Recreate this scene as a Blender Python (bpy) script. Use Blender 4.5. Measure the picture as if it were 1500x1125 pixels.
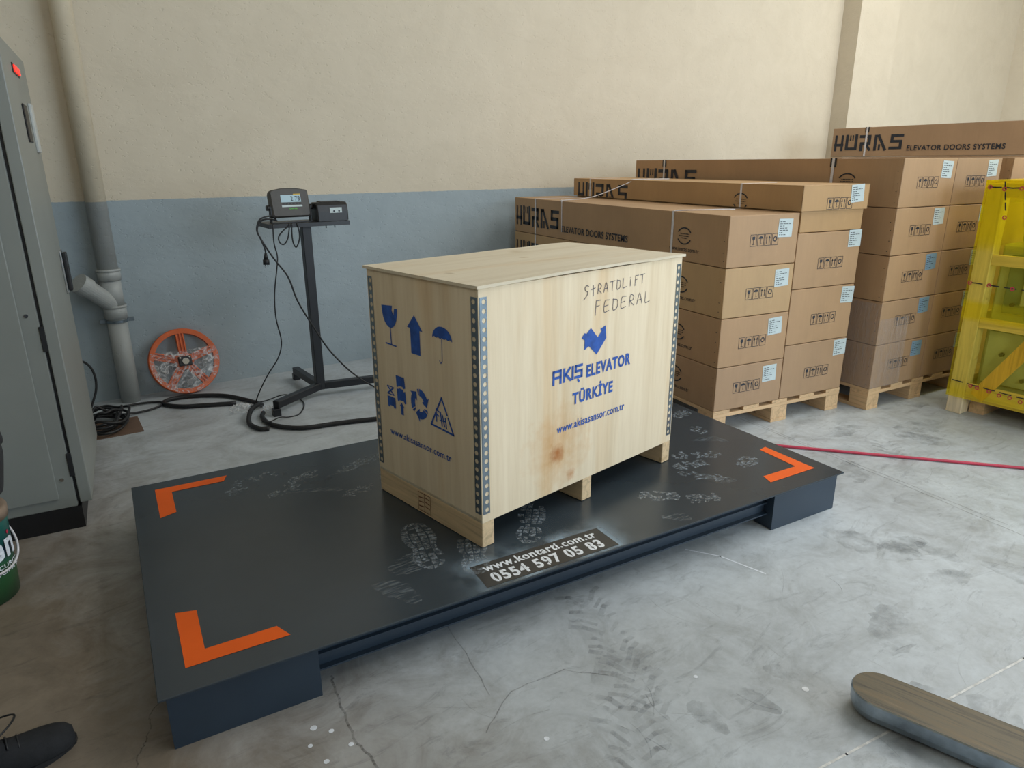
import bpy, bmesh, math, random
from mathutils import Vector, Matrix
random.seed(7)
D = bpy.data
SC = bpy.context.scene
COL = SC.collection
for o in list(D.objects): D.objects.remove(o)
sin, cos, pi = math.sin, math.cos, math.pi

# ------------------------------------------------------------------ camera
f_px, pitch, yaw, roll = 1022.03, math.radians(17.586), math.radians(33.663), math.radians(-0.321)
fwd = Vector((sin(yaw)*cos(pitch), cos(yaw)*cos(pitch), -sin(pitch)))
rt = Vector((cos(yaw), -sin(yaw), 0)); up = rt.cross(fwd)
rt2 = cos(roll)*rt + sin(roll)*up; up2 = -sin(roll)*rt + cos(roll)*up
cd = D.cameras.new('camera'); cam = D.objects.new('camera', cd); COL.objects.link(cam)
cd.sensor_width = 36; cd.lens = f_px/1500*36; cd.clip_start = .05
M = Matrix((rt2, up2, -fwd)).transposed().to_4x4(); M.translation = Vector((0, 0, 1.6))
cam.matrix_world = M; SC.camera = cam

# ------------------------------------------------------------------ light
SC.view_settings.view_transform = 'Standard'; SC.view_settings.look = 'None'
SC.view_settings.exposure = 0.0; SC.view_settings.gamma = 1
try: SC.view_settings.use_curve_mapping = False
except Exception: pass
w = D.worlds.new('world'); SC.world = w; w.use_nodes = True
w.node_tree.nodes['Background'].inputs[0].default_value = (.62, .78, 1, 1)
w.node_tree.nodes['Background'].inputs[1].default_value = 1.0
def area(name, loc, target, sx, sy, power, col):
    l = D.lights.new(name, 'AREA'); l.shape = 'RECTANGLE'; l.size = sx; l.size_y = sy
    l.energy = power; l.color = col
    o = D.objects.new(name, l); COL.objects.link(o); o.location = loc
    o.rotation_euler = (Vector(target)-Vector(loc)).to_track_quat('-Z', 'Y').to_euler(); return o
# daylight entering by the big door behind the photographer, and by two roof lights
area('door_daylight', (6.2, -4.9, 2.1), (4.6, 3, .6), 6.0, 4.0, 330, (.74, .88, 1))
area('side_window_daylight', (-.4, -4.9, 3.7), (2.4, 3.4, .8), 2.6, 1.5, 135, (.92, .97, 1))
area('roof_daylight_near', (5.9, .2, 5.85), (5.9, .2, 0), 3.0, 4.0, 170, (1, .97, .90))
area('roof_daylight_far', (9.3, 1.5, 5.85), (9.3, 1.5, 0), 3.0, 4.0, 240, (1, .95, .84))

# ------------------------------------------------------------------ materials
def newmat(name):
    m = D.materials.new(name); m.use_nodes = True
    nt = m.node_tree; return m, nt, nt.nodes['Principled BSDF']
def N(nt, typ, **kw):
    n = nt.nodes.new(typ)
    for k, v in kw.items():
        if k in n.inputs: n.inputs[k].default_value = v
        else: setattr(n, k, v)
    return n
def L(nt, a, b): nt.links.new(a, b)
def coords(nt, scale=(1, 1, 1), space='Object'):
    t = N(nt, 'ShaderNodeTexCoord'); mp = N(nt, 'ShaderNodeMapping'); mp.inputs['Scale'].default_value = scale
    L(nt, t.outputs[space], mp.inputs['Vector']); return mp.outputs['Vector']
def noise(nt, vec, scale, detail=4, rough=.55, dist=0):
    n = N(nt, 'ShaderNodeTexNoise'); n.inputs['Scale'].default_value = scale; n.inputs['Detail'].default_value = detail
    n.inputs['Roughness'].default_value = rough; n.inputs['Distortion'].default_value = dist
    L(nt, vec, n.inputs['Vector']); return n.outputs['Fac']
def ramp(nt, fac, stops):
    r = N(nt, 'ShaderNodeValToRGB'); cr = r.color_ramp
    while len(cr.elements) < len(stops): cr.elements.new(.5)
    for e, (p, c) in zip(cr.elements, stops):
        e.position = p; e.color = (*c, 1) if len(c) == 3 else c
    L(nt, fac, r.inputs['Fac']); return r.outputs['Color']
def mix(nt, fac, a, b, mode='MIX'):
    m = N(nt, 'ShaderNodeMix', data_type='RGBA', blend_type=mode)
    for i, v in ((0, fac), (6, a), (7, b)):
        if hasattr(v, 'links'): L(nt, v, m.inputs[i])
        elif isinstance(v, (int, float)): m.inputs[i].default_value = v
        else: m.inputs[i].default_value = (*v, 1)
    return m.outputs[2]
def mth(nt, op, a, b=None, c=None):
    m = N(nt, 'ShaderNodeMath', operation=op)
    for i, v in enumerate((a, b, c)):
        if v is None: continue
        if hasattr(v, 'links'): L(nt, v, m.inputs[i])
        else: m.inputs[i].default_value = v
    return m.outputs[0]
def bump(nt, bs, h, strength=.3, dist=.01):
    b = N(nt, 'ShaderNodeBump'); b.inputs['Strength'].default_value = strength; b.inputs['Distance'].default_value = dist
    L(nt, h, b.inputs['Height']); L(nt, b.outputs[0], bs.inputs['Normal'])
def simple(name, col, rough=.5, metal=0, var=.12, scale=8, bmp=0, space='Object', **kw):
    m, nt, bs = newmat(name)
    v = coords(nt, space=space); n = noise(nt, v, scale, 5)
    a = tuple(c*(1-var) for c in col); b = tuple(min(1, c*(1+var)) for c in col)
    L(nt, ramp(nt, n, [(.3, a), (.7, b)]), bs.inputs['Base Color'])
    bs.inputs['Roughness'].default_value = rough; bs.inputs['Metallic'].default_value = metal
    if bmp: bump(nt, bs, noise(nt, v, scale*6, 4), bmp, .002)
    for k, x in kw.items(): bs.inputs[k].default_value = x
    return m

def mat_floor():
    m, nt, bs = newmat('concrete_floor'); v = coords(nt)
    big = noise(nt, v, .9, 5, .6, .6); mid = noise(nt, v, 3.2, 7, .68, 1.6); fine = noise(nt, v, 28, 6, .7)
    c = ramp(nt, big, [(.3, (.40, .43, .45)), (.55, (.50, .545, .575)), (.75, (.56, .61, .64))])
    c = mix(nt, .62, c, ramp(nt, mid, [(.34, (.66, .65, .63)), (.50, (.93, .93, .93)), (.68, (1.12, 1.12, 1.12))]), 'MULTIPLY')
    c = mix(nt, .35, c, ramp(nt, fine, [(.35, (.8, .8, .8)), (.6, (1.1, 1.1, 1.1))]), 'MULTIPLY')
    v2 = coords(nt, (1.2, 3.5, 1)); sc = noise(nt, v2, 2.6, 8, .75, 2.5)
    c = mix(nt, .5, c, ramp(nt, sc, [(.36, (.62, .62, .63)), (.45, (1, 1, 1)), (1, (1, 1, 1))]), 'MULTIPLY')
    # shade of the left side put into the colour, darker brown towards the left
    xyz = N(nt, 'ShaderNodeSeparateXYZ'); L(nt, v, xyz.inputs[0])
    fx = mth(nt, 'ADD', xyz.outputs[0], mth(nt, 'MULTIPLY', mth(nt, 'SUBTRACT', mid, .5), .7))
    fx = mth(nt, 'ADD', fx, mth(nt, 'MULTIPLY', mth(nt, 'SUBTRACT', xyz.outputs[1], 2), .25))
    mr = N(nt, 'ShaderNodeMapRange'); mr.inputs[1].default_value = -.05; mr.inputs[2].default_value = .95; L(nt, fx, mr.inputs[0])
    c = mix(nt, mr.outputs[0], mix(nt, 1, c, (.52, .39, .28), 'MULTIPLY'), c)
    L(nt, c, bs.inputs['Base Color'])
    L(nt, ramp(nt, mid, [(.3, (.34,)*3), (.7, (.55,)*3)]), bs.inputs['Roughness'])
    bump(nt, bs, mid, .12, .01)
    return m
def plaster(name, band, upper, lower):
    m, nt, bs = newmat(name); v = coords(nt)
    xyz = N(nt, 'ShaderNodeSeparateXYZ'); L(nt, v, xyz.inputs[0])
    n = noise(nt, v, 3.0, 7, .65, .8); n2 = noise(nt, v, 22, 5, .6)
    z = mth(nt, 'ADD', xyz.outputs[2], mth(nt, 'MULTIPLY', mth(nt, 'SUBTRACT', n2, .5), .012))
    st = mth(nt, 'GREATER_THAN', z, band)
    low = mix(nt, .6, lower, ramp(nt, n, [(.3, (.86, .87, .88)), (.7, (1.1, 1.1, 1.1))]), 'MULTIPLY')
    hi = mix(nt, .6, upper, ramp(nt, n, [(.3, (.92, .91, .89)), (.7, (1.05, 1.05, 1.05))]), 'MULTIPLY')
    L(nt, mix(nt, st, low, hi), bs.inputs['Base Color']); bs.inputs['Roughness'].default_value = .75
    vs = coords(nt, (1, 1, 1.6)); h = noise(nt, vs, 16, 6, .6, .5); pk = noise(nt, vs, 3.0, 3, .5)
    spk = ramp(nt, noise(nt, vs, 34, 2, .5), [(.27, (0,)*3), (.36, (1,)*3)])
    hh = mth(nt, 'ADD', mth(nt, 'MULTIPLY', h, ramp(nt, pk, [(.42, (.1,)*3), (.62, (1,)*3)])), mth(nt, 'MULTIPLY', spk, .5))
    bump(nt, bs, hh, .38, .012); return m
def mat_ply(name='plywood', knots=(), axis='z', base=(.81, .675, .475)):
    m, nt, bs = newmat(name)
    sc = {'z': (14, 14, .8), 'x': (.8, 14, 14), 'y': (14, .8, 14)}[axis]
    v = coords(nt, sc); p = coords(nt)
    g = noise(nt, v, 1.0, 5, .6, .35); g2 = noise(nt, v, 5, 4, .6)
    d = tuple(c*k for c, k in zip(base, (.90, .87, .82))); e = tuple(c*k for c, k in zip(base, (1.07, 1.09, 1.12)))
    c = ramp(nt, g, [(.28, d), (.48, base), (.72, e)])
    c = mix(nt, .22, c, ramp(nt, g2, [(.35, (.8, .74, .66)), (.6, (1, 1, 1))]), 'MULTIPLY')
    st = ramp(nt, noise(nt, coords(nt, {'z': (3.2, 3.2, .35), 'x': (.35, 3.2, 3.2), 'y': (3.2, .35, 3.2)}[axis]), 1.5, 4, .6, .5), [(.56, (1, 1, 1)), (.72, (.93, .82, .68))])
    c = mix(nt, .8, c, st, 'MULTIPLY')
    for (kx, ky, kz, r, dk) in knots:
        s = N(nt, 'ShaderNodeVectorMath', operation='DISTANCE'); L(nt, p, s.inputs[0]); s.inputs[1].default_value = (kx, ky, kz)
        q = mth(nt, 'ADD', s.outputs['Value'], mth(nt, 'MULTIPLY', mth(nt, 'SUBTRACT', noise(nt, p, 18, 4, .6), .5), r*1.5))
        c = mix(nt, 1, c, ramp(nt, mth(nt, 'DIVIDE', q, r), [(0, dk), (1, (1, 1, 1))]), 'MULTIPLY')
    L(nt, c, bs.inputs['Base Color']); bs.inputs['Roughness'].default_value = .62
    bump(nt, bs, g2, .12, .003); return m
def mat_pine(name, axis, base=(.66, .47, .26)):
    m, nt, bs = newmat(name)
    v = coords(nt, {'x': (1.2, 20, 20), 'y': (20, 1.2, 20), 'z': (20, 20, 1.2)}[axis])
    g = noise(nt, v, 1.6, 5, .6, 1.2); kn = noise(nt, coords(nt), 9, 2, .5)
    c = ramp(nt, g, [(.3, tuple(k*.72 for k in base)), (.5, base), (.7, tuple(min(1, k*1.15) for k in base))])
    c = mix(nt, .7, c, ramp(nt, kn, [(.25, (.5, .36, .22)), (.31, (1, 1, 1))]), 'MULTIPLY')
    L(nt, c, bs.inputs['Base Color']); bs.inputs['Roughness'].default_value = .68
    bump(nt, bs, g, .2, .003); return m
def mat_card(name, base):
    m, nt, bs = newmat(name); v = coords(nt)
    n = noise(nt, v, 2.2, 5, .6, .3); f = noise(nt, coords(nt, (60, 60, 4)), 1, 3)
    c = ramp(nt, n, [(.3, tuple(k*.9 for k in base)), (.7, tuple(k*1.08 for k in base))])
    c = mix(nt, .25, c, ramp(nt, f, [(.3, (.9, .88, .86)), (.7, (1.05, 1.05, 1.05))]), 'MULTIPLY')
    sc = noise(nt, coords(nt, (6, 6, 2.5)), 1.3, 6, .7, 1)
    c = mix(nt, ramp(nt, sc, [(.68, (0,)*3), (.78, (.45,)*3)]), c, (.62, .5, .38))
    L(nt, c, bs.inputs['Base Color']); bs.inputs['Roughness'].default_value = .6
    bump(nt, bs, n, .1, .02); return m
def mat_alpha(name, col, alpha, scale=60, lo=.35, hi=.65, rough=.6, stretch=(1, 1, 1)):
    """thin dust or scuff layer: transparent where the noise is low"""
    m, nt, bs = newmat(name); v = coords(nt, stretch)
    bs.inputs['Base Color'].default_value = (*col, 1); bs.inputs['Roughness'].default_value = rough
    n = noise(nt, v, scale, 5, .65)
    L(nt, mth(nt, 'MULTIPLY', ramp(nt, n, [(lo, (0,)*3), (hi, (1,)*3)]), alpha), bs.inputs['Alpha'])
    return m
def mat_film(name, tint, alpha, scale=(6, 6, 14), thr=(.5, .7)):
    m, nt, bs = newmat(name); v = coords(nt, scale)
    bs.inputs['Base Color'].default_value = (*tint, 1); bs.inputs['Roughness'].default_value = .18
    n = noise(nt, v, 2.0, 6, .7, 1.5)
    L(nt, mth(nt, 'ADD', mth(nt, 'MULTIPLY', ramp(nt, n, [(thr[0], (0,)*3), (thr[1], (1,)*3)]), alpha), .06), bs.inputs['Alpha'])
    bump(nt, bs, n, .8, .01); return m
def mat_yellow_film():
    m, nt, bs = newmat('yellow_film'); v = coords(nt)
    xyz = N(nt, 'ShaderNodeSeparateXYZ'); L(nt, v, xyz.inputs[0]); n = noise(nt, coords(nt, (3, 3, 8)), 2, 4, .6, .6)
    z = mth(nt, 'ADD', xyz.outputs[2], mth(nt, 'MULTIPLY', mth(nt, 'SUBTRACT', n, .5), .05))
    k = ramp(nt, mth(nt, 'DIVIDE', z, 1.55), [(0, (.45,)*3), (.10, (.45,)*3), (.155, (.16,)*3), (.40, (.16,)*3), (.42, (.6,)*3), (.475, (.6,)*3), (.49, (.16,)*3), (.68, (.18,)*3), (.74, (.8,)*3), (1, (1,)*3)])
    tr = N(nt, 'ShaderNodeBsdfTransparent'); L(nt, mix(nt, k, (1, .985, .82), (1, .95, .30)), tr.inputs[0])
    bs.inputs['Base Color'].default_value = (.95, .80, .02, 1); bs.inputs['Roughness'].default_value = .2
    mx = N(nt, 'ShaderNodeMixShader'); L(nt, mth(nt, 'MULTIPLY_ADD', k, .27, .02), mx.inputs[0])
    L(nt, tr.outputs[0], mx.inputs[1]); L(nt, bs.outputs[0], mx.inputs[2])
    L(nt, mx.outputs[0], nt.nodes['Material Output'].inputs[0]); bump(nt, bs, n, .5, .01); return m
def mat_overspray():
    """haze of blue-white paint dust that got past the stencil's masking"""
    m, nt, bs = newmat('overspray'); v = coords(nt)
    xyz = N(nt, 'ShaderNodeSeparateXYZ'); L(nt, v, xyz.inputs[0])
    def ax(i, c, h): return mth(nt, 'MAXIMUM', mth(nt, 'SUBTRACT', mth(nt, 'ABSOLUTE', mth(nt, 'SUBTRACT', xyz.outputs[i], c)), h), 0)
    dx, dy = ax(0, 1.325, .285), ax(1, .09, .073)
    d = mth(nt, 'SQRT', mth(nt, 'ADD', mth(nt, 'MULTIPLY', dx, dx), mth(nt, 'MULTIPLY', dy, dy)))
    inside = mth(nt, 'GREATER_THAN', d, .001)
    a = mth(nt, 'MULTIPLY', mth(nt, 'EXPONENT', mth(nt, 'MULTIPLY', d, -24)), inside)
    n = noise(nt, v, 7, 3); a = mth(nt, 'MULTIPLY', a, ramp(nt, n, [(.42, (.05,)*3), (.62, (.62,)*3)]))
    L(nt, a, bs.inputs['Alpha']); bs.inputs['Base Color'].default_value = (.42, .56, .68, 1); bs.inputs['Roughness'].default_value = .6
    return m

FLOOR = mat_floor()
WALL = plaster('two_tone_plaster', 1.373, (.615, .545, .425), (.325, .385, .412))
CEIL = simple('ceiling_paint', (.6, .58, .54), .8)
PLY_F = mat_ply('plywood_front', [(.405, 0, .275, .05, (.62, .33, .14)), (.42, 0, .30, .20, (.88, .70, .52)), (.49, 0, .155, .03, (.7, .42, .25))])
PLY_S = mat_ply('plywood_side'); PLY_L = mat_ply('plywood_lid', [(.10, .28, 1.02, .03, (.55, .45, .33)), (.62, .42, 1.02, .03, (.7, .6, .45)), (.75, .6, 1.02, .06, (.8, .75, .65))], 'x', (.70, .62, .47))
PINE_X = mat_pine('pine_x', 'x', (.62, .42, .235)); PINE_Y = mat_pine('pine_y', 'y', (.62, .42, .235)); PINE_Z = mat_pine('pine_z', 'z')
SKID_Y = mat_pine('skid_pine', 'y', (.66, .49, .29))
CARD = [mat_card('cardboard_%s' % n, c) for n, c in (('tan', (.43, .268, .142)), ('ochre', (.475, .31, .155)), ('brown', (.395, .252, .142)), ('orange', (.465, .285, .13)))]
TOP_PAINT = simple('charcoal_deck_paint', (.034, .046, .057), .27, 0, .10, 2.2)
FRAME_PAINT = simple('frame_paint_blue_reflect', (.025, .041, .062), .38, 0, .1, 3)  # deck's paint again, with the bluish reflection on its sides put into the colour
PANEL_PAINT = simple('matt_masked_paint', (.036, .035, .033), .42, 0, .08, 6)
ORANGE = simple('orange_paint', (.84, .115, .0), .65, 0, .05, 6)
WHEEL_O = simple('orange_cast_paint', (.66, .115, .014), .38, 0, .15, 9)
BLUE = simple('blue_stencil_ink', (.022, .095, .40), .6, 0, .3, 26)
WHITE = simple('white_stencil_ink', (.75, .79, .84), .6, 0, .12, 60)
INK = simple('black_ink', (.018, .022, .032), .6, 0, .2, 20)
PENCIL = simple('grey_marker', (.16, .15, .17), .7, 0, .3, 60)
GALV = simple('galvanised_steel', (.22, .27, .31), .32, .7, .15, 14)
BLACKM = simple('black_metal', (.014, .016, .020), .42, 0, .2, 9)
BLACKP = simple('black_plastic', (.012, .012, .013), .42, 0, .2, 30)
GREYP = simple('grey_housing_plastic', (.060, .056, .050), .5, 0, .1, 30)
RUBBER = simple('black_rubber', (.012, .013, .015), .5, 0, .2, 20)
PAPER = simple('label_paper', (.52, .60, .60), .6, 0, .06, 20)
PAPER_B = simple('blue_label_paper', (.20, .32, .42), .6, 0, .06, 20)
STRAP = simple('white_strapping', (.68, .66, .67), .35, 0, .12, 30)
CAB = simple('grey_powder_coat', (.245, .26, .24), .42, 0, .05, 3)
PLINTH = simple('plinth_black', (.010, .010, .012), .5)
PVC = plaster('pipe_paint', 1.373, (.64, .56, .42), (.38, .40, .39)); PVC.node_tree.nodes['Principled BSDF'].inputs['Roughness'].default_value = .45
REDHOSE = simple('red_rubber', (.50, .035, .075), .45, 0, .15, 12)
CHROME = simple('chrome', (.6, .62, .65), .18, 1, .05, 5)
STEELW = simple('worn_steel_edge', (.36, .42, .48), .28, .9, .25, 20)
MACH = simple('pale_green_machine_paint', (.40, .46, .34), .4, 0, .15, 6)
MACHD = simple('dark_green_machine_paint', (.10, .16, .12), .45, 0, .2, 6)
YFILM = mat_yellow_film(); CLEAR = mat_film('clear_film', (.82, .84, .86), .6, (10, 10, 10), (.46, .62))
WRAP = mat_film('stretch_film', (.60, .54, .52), .22, (30, 30, 3), (.42, .75))
DUST = mat_alpha('shoe_dust', (.38, .44, .49), .52, 70, .38, .62)
DUST2 = mat_alpha('dust_smear', (.40, .47, .52), .40, 16, .48, .72, .6, (1, 6, 1))
SCUFF = mat_alpha('rubber_scuff', (.15, .16, .17), .30, 14, .38, .75)
SCUFF2 = mat_alpha('rubber_patch_stain', (.17, .18, .18), .34, 9, .42, .72)
OVER = mat_overspray()
JEANS = simple('blue_denim', (.016, .032, .12), .85, 0, .25, 40, .3)
JACKET = simple('black_fabric', (.010, .011, .013), .85, 0, .25, 40, .3)
SKIN = simple('skin', (.50, .28, .19), .55, 0, .06, 20); HAIR = simple('dark_hair', (.02, .014, .01), .6)
EYE = simple('eye_white', (.7, .7, .68), .3)
BOARD = simple('brown_hardboard', (.16, .10, .068), .6, 0, .15, 10)
def emit(name, col, s):
    m, nt, bs = newmat(name); bs.inputs['Base Color'].default_value = (*col, 1)
    bs.inputs['Emission Color'].default_value = (*col, 1); bs.inputs['Emission Strength'].default_value = s; return m
LED = emit('red_indicator_lamp', (1, .03, .02), 1.6); LCD = emit('lcd_screen', (.34, .48, .54), .12)
def mat_fork():
    m, nt, bs = newmat('worn_fork_paint'); v = coords(nt, (30, 2.0, 30)); n = noise(nt, v, 1.3, 7, .7, .8)
    L(nt, ramp(nt, n, [(.33, (.035, .032, .025)), (.5, (.115, .095, .06)), (.62, (.135, .10, .055)), (.75, (.22, .18, .12))]), bs.inputs['Base Color'])
    bs.inputs['Roughness'].default_value = .5; bs.inputs['Metallic'].default_value = .2; bump(nt, bs, n, .2, .002); return m
FORK = mat_fork()
def mat_bucket():
    m, nt, bs = newmat('printed_bucket'); v = coords(nt); xyz = N(nt, 'ShaderNodeSeparateXYZ'); L(nt, v, xyz.inputs[0])
    n = noise(nt, v, 9, 5, .6, 1); z = mth(nt, 'ADD', xyz.outputs[2], mth(nt, 'MULTIPLY', mth(nt, 'SUBTRACT', n, .5), .05))
    L(nt, ramp(nt, mth(nt, 'DIVIDE', z, .36), [(0, (.012, .05, .022)), (.22, (.02, .11, .035)), (.42, (.03, .14, .06)), (.55, (.008, .03, .07)), (.62, (.012, .02, .03)), (.66, (.01, .075, .07)), (.85, (.02, .12, .10)), (1, (.03, .13, .11))]), bs.inputs['Base Color'])
    bs.inputs['Roughness'].default_value = .3; return m
BUCKET = mat_bucket()
RUSTY = simple('rusty_lid', (.30, .22, .16), .5, .2, .3, 12)

# ------------------------------------------------------------------ builders
def tag(o, label=None, cat=None, group=None, kind=None):
    if label: o['label'] = label
    if cat: o['category'] = cat
    if group: o['group'] = group
    if kind: o['kind'] = kind
    return o
def thing(name, label, cat, loc=(0, 0, 0), rz=0, group=None):
    o = D.objects.new(name, None); COL.objects.link(o); o.empty_display_size = .1
    o.location = loc; o.rotation_euler = (0, 0, rz); return tag(o, label, cat, group)
def link(name, me, mat, parent=None, smooth=False):
    if mat is not None and len(me.materials) == 0: me.materials.append(mat)
    if smooth:
        for p in me.polygons: p.use_smooth = True
    o = D.objects.new(name, me); COL.objects.link(o)
    if parent: o.parent = parent
    return o
def from_bm(name, bm, mat, parent=None, smooth=False):
    bmesh.ops.recalc_face_normals(bm, faces=bm.faces)
    me = D.meshes.new(name); bm.to_mesh(me); bm.free(); return link(name, me, mat, parent, smooth)
def add_box(bm, a, b, bev=0, seg=1, rot=None):
    """axis box a..b, optional bevel, optional matrix"""
    c = [(a[i]+b[i])/2 for i in range(3)]; s = [abs(b[i]-a[i]) for i in range(3)]
    t = bmesh.new(); bmesh.ops.create_cube(t, size=1)
    for v in t.verts: v.co = Vector((v.co.x*s[0], v.co.y*s[1], v.co.z*s[2]))
    if bev: bmesh.ops.bevel(t, geom=t.edges[:], offset=bev, segments=seg, affect='EDGES', profile=.5)
    Mx = Matrix.Translation(c)
    if rot is not None: Mx = rot @ Mx
    t.transform(Mx); me = D.meshes.new('t'); t.to_mesh(me); t.free(); bm.from_mesh(me); D.meshes.remove(me)
def box(name, a, b, mat, parent=None, bev=0, seg=1, rot=None):
    bm = bmesh.new(); add_box(bm, a, b, bev, seg, rot); return from_bm(name, bm, mat, parent)
def add_cyl(bm, p0, p1, r0, r1=None, n=20, caps=True):
    p0, p1 = Vector(p0), Vector(p1); r1 = r0 if r1 is None else r1
    q = (p1-p0).to_track_quat('Z', 'Y').to_matrix(); A = []; B = []
    for i in range(n):
        a = 2*pi*i/n; d = q @ Vector((cos(a), sin(a), 0)); A.append(bm.verts.new(p0+d*r0)); B.append(bm.verts.new(p1+d*r1))
    for i in range(n): bm.faces.new((A[i], A[(i+1) % n], B[(i+1) % n], B[i]))
    if caps: bm.faces.new(A[::-1]); bm.faces.new(B)
def cyl(name, p0, p1, r0, mat, parent=None, r1=None, n=20):
    bm = bmesh.new(); add_cyl(bm, p0, p1, r0, r1, n); o = from_bm(name, bm, mat, parent)
    for p in o.data.polygons: p.use_smooth = len(p.vertices) == 4
    return o
def add_lathe(bm, prof, n=32, close=False):
    rings = [[bm.verts.new((r*cos(2*pi*i/n), r*sin(2*pi*i/n), z)) for i in range(n)] for r, z in prof]
    K = len(rings)
    for k in range(K if close else K-1):
        a, b = rings[k], rings[(k+1) % K]
        for i in range(n): bm.faces.new((a[i], a[(i+1) % n], b[(i+1) % n], b[i]))
def catmull(pts, sub=6, closed=False):
    P = [Vector(p) for p in pts]; out = []; n = len(P)
    if not closed: P = [2*P[0]-P[1]]+P+[2*P[-1]-P[-2]]
    rng = range(n) if closed else range(1, n)
    for i in rng:
        p0, p1, p2, p3 = (P[(i-1) % n], P[i], P[(i+1) % n], P[(i+2) % n]) if closed else (P[i-1], P[i], P[i+1], P[i+2])
        for j in range(sub):
            t = j/sub
            out.append(.5*((2*p1)+(p2-p0)*t+(2*p0-5*p1+4*p2-p3)*t*t+(3*p1-3*p2+p3-p0)*t**3))
    if not closed: out.append(P[-2])
    return out
def tube(name, pts, r, mat, parent=None, sub=6, n=8, smoothpath=True):
    path = catmull(pts, sub) if smoothpath else [Vector(p) for p in pts]
    bm = bmesh.new(); prev = None; nrm = None
    for i, p in enumerate(path):
        d = (path[min(i+1, len(path)-1)]-path[max(i-1, 0)]).normalized()
        if nrm is None: nrm = d.orthogonal().normalized()
        nrm = (nrm-d*nrm.dot(d)).normalized(); b = d.cross(nrm)
        ring = [bm.verts.new(p+(nrm*cos(2*pi*k/n)+b*sin(2*pi*k/n))*r) for k in range(n)]
        if prev:
            for k in range(n): bm.faces.new((prev[k], prev[(k+1) % n], ring[(k+1) % n], ring[k]))
        else: bm.faces.new(ring[::-1])
        prev = ring
    bm.faces.new(prev); return from_bm(name, bm, mat, parent, True)
# flat prints --------------------------------------------------------
class Flat:
    def __init__(s): s.v = []; s.f = []
    def poly(s, pts):
        b = len(s.v); s.v += [tuple(p) for p in pts]; s.f.append(list(range(b, b+len(pts)))); return s
    def quad(s, x0, y0, x1, y1): return s.poly([(x0, y0), (x1, y0), (x1, y1), (x0, y1)])
    def line(s, pts, w, closed=False):
        pts = [Vector(p) for p in pts]
        if closed: pts = pts+[pts[0]]
        for a, b in zip(pts, pts[1:]):
            d = (b-a)
            if d.length < 1e-7: continue
            d = d.normalized(); n = Vector((-d.y, d.x))*w/2; e = d*w/2
            s.poly([a-e+n, a-e-n, b+e-n, b+e+n])
        return s
    def arc(s, c, r, a0, a1, w, n=14, ry=None):
        ry = ry or r; a0, a1 = math.radians(a0), math.radians(a1)
        for i in range(n):
            t0, t1 = a0+(a1-a0)*i/n, a0+(a1-a0)*(i+1)/n
            s.poly([(c[0]+(r+k)*cos(t), c[1]+(ry+k)*sin(t)) for t, k in ((t0, -w/2), (t1, -w/2), (t1, w/2), (t0, w/2))])
        return s
    def disc(s, c, r, n=14, ry=None):
        ry = ry or r; return s.poly([(c[0]+r*cos(2*pi*i/n), c[1]+ry*sin(2*pi*i/n)) for i in range(n)])
    def add(s, o, dx=0, dy=0, sx=1, sy=1, shear=0):
        b = len(s.v); s.v += [(x*sx+dx+shear*y, y*sy+dy) for x, y in o.v]; s.f += [[b+i for i in f] for f in o.f]; return s
    def above(s, k):
        F = []
        for f in s.f:
            P = [s.v[i] for i in f]; Q = []
            for a, b in zip(P, P[1:]+P[:1]):
                if a[1] >= k: Q.append(a)
                if (a[1] >= k) != (b[1] >= k): t = (k-a[1])/(b[1]-a[1]); Q.append((a[0]+(b[0]-a[0])*t, k))
            if len(Q) > 2: F.append(Q)
        s.v = []; s.f = []
        for q in F: s.poly(q)
        return s
    def bounds(s): return min(x for x, y in s.v), min(y for x, y in s.v), max(x for x, y in s.v), max(y for x, y in s.v)
    def fit(s, x0, y0, x1, y1):
        a, b, c, d = s.bounds(); s.v = [(x0+(x-a)/(c-a)*(x1-x0), y0+(y-b)/(d-b)*(y1-y0)) for x, y in s.v]; return s
    def mesh(s, name, mp):
        me = D.meshes.new(name); me.from_pydata([mp(x, y) for x, y in s.v], [], s.f); me.update(); return me
_tc = {}
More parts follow.
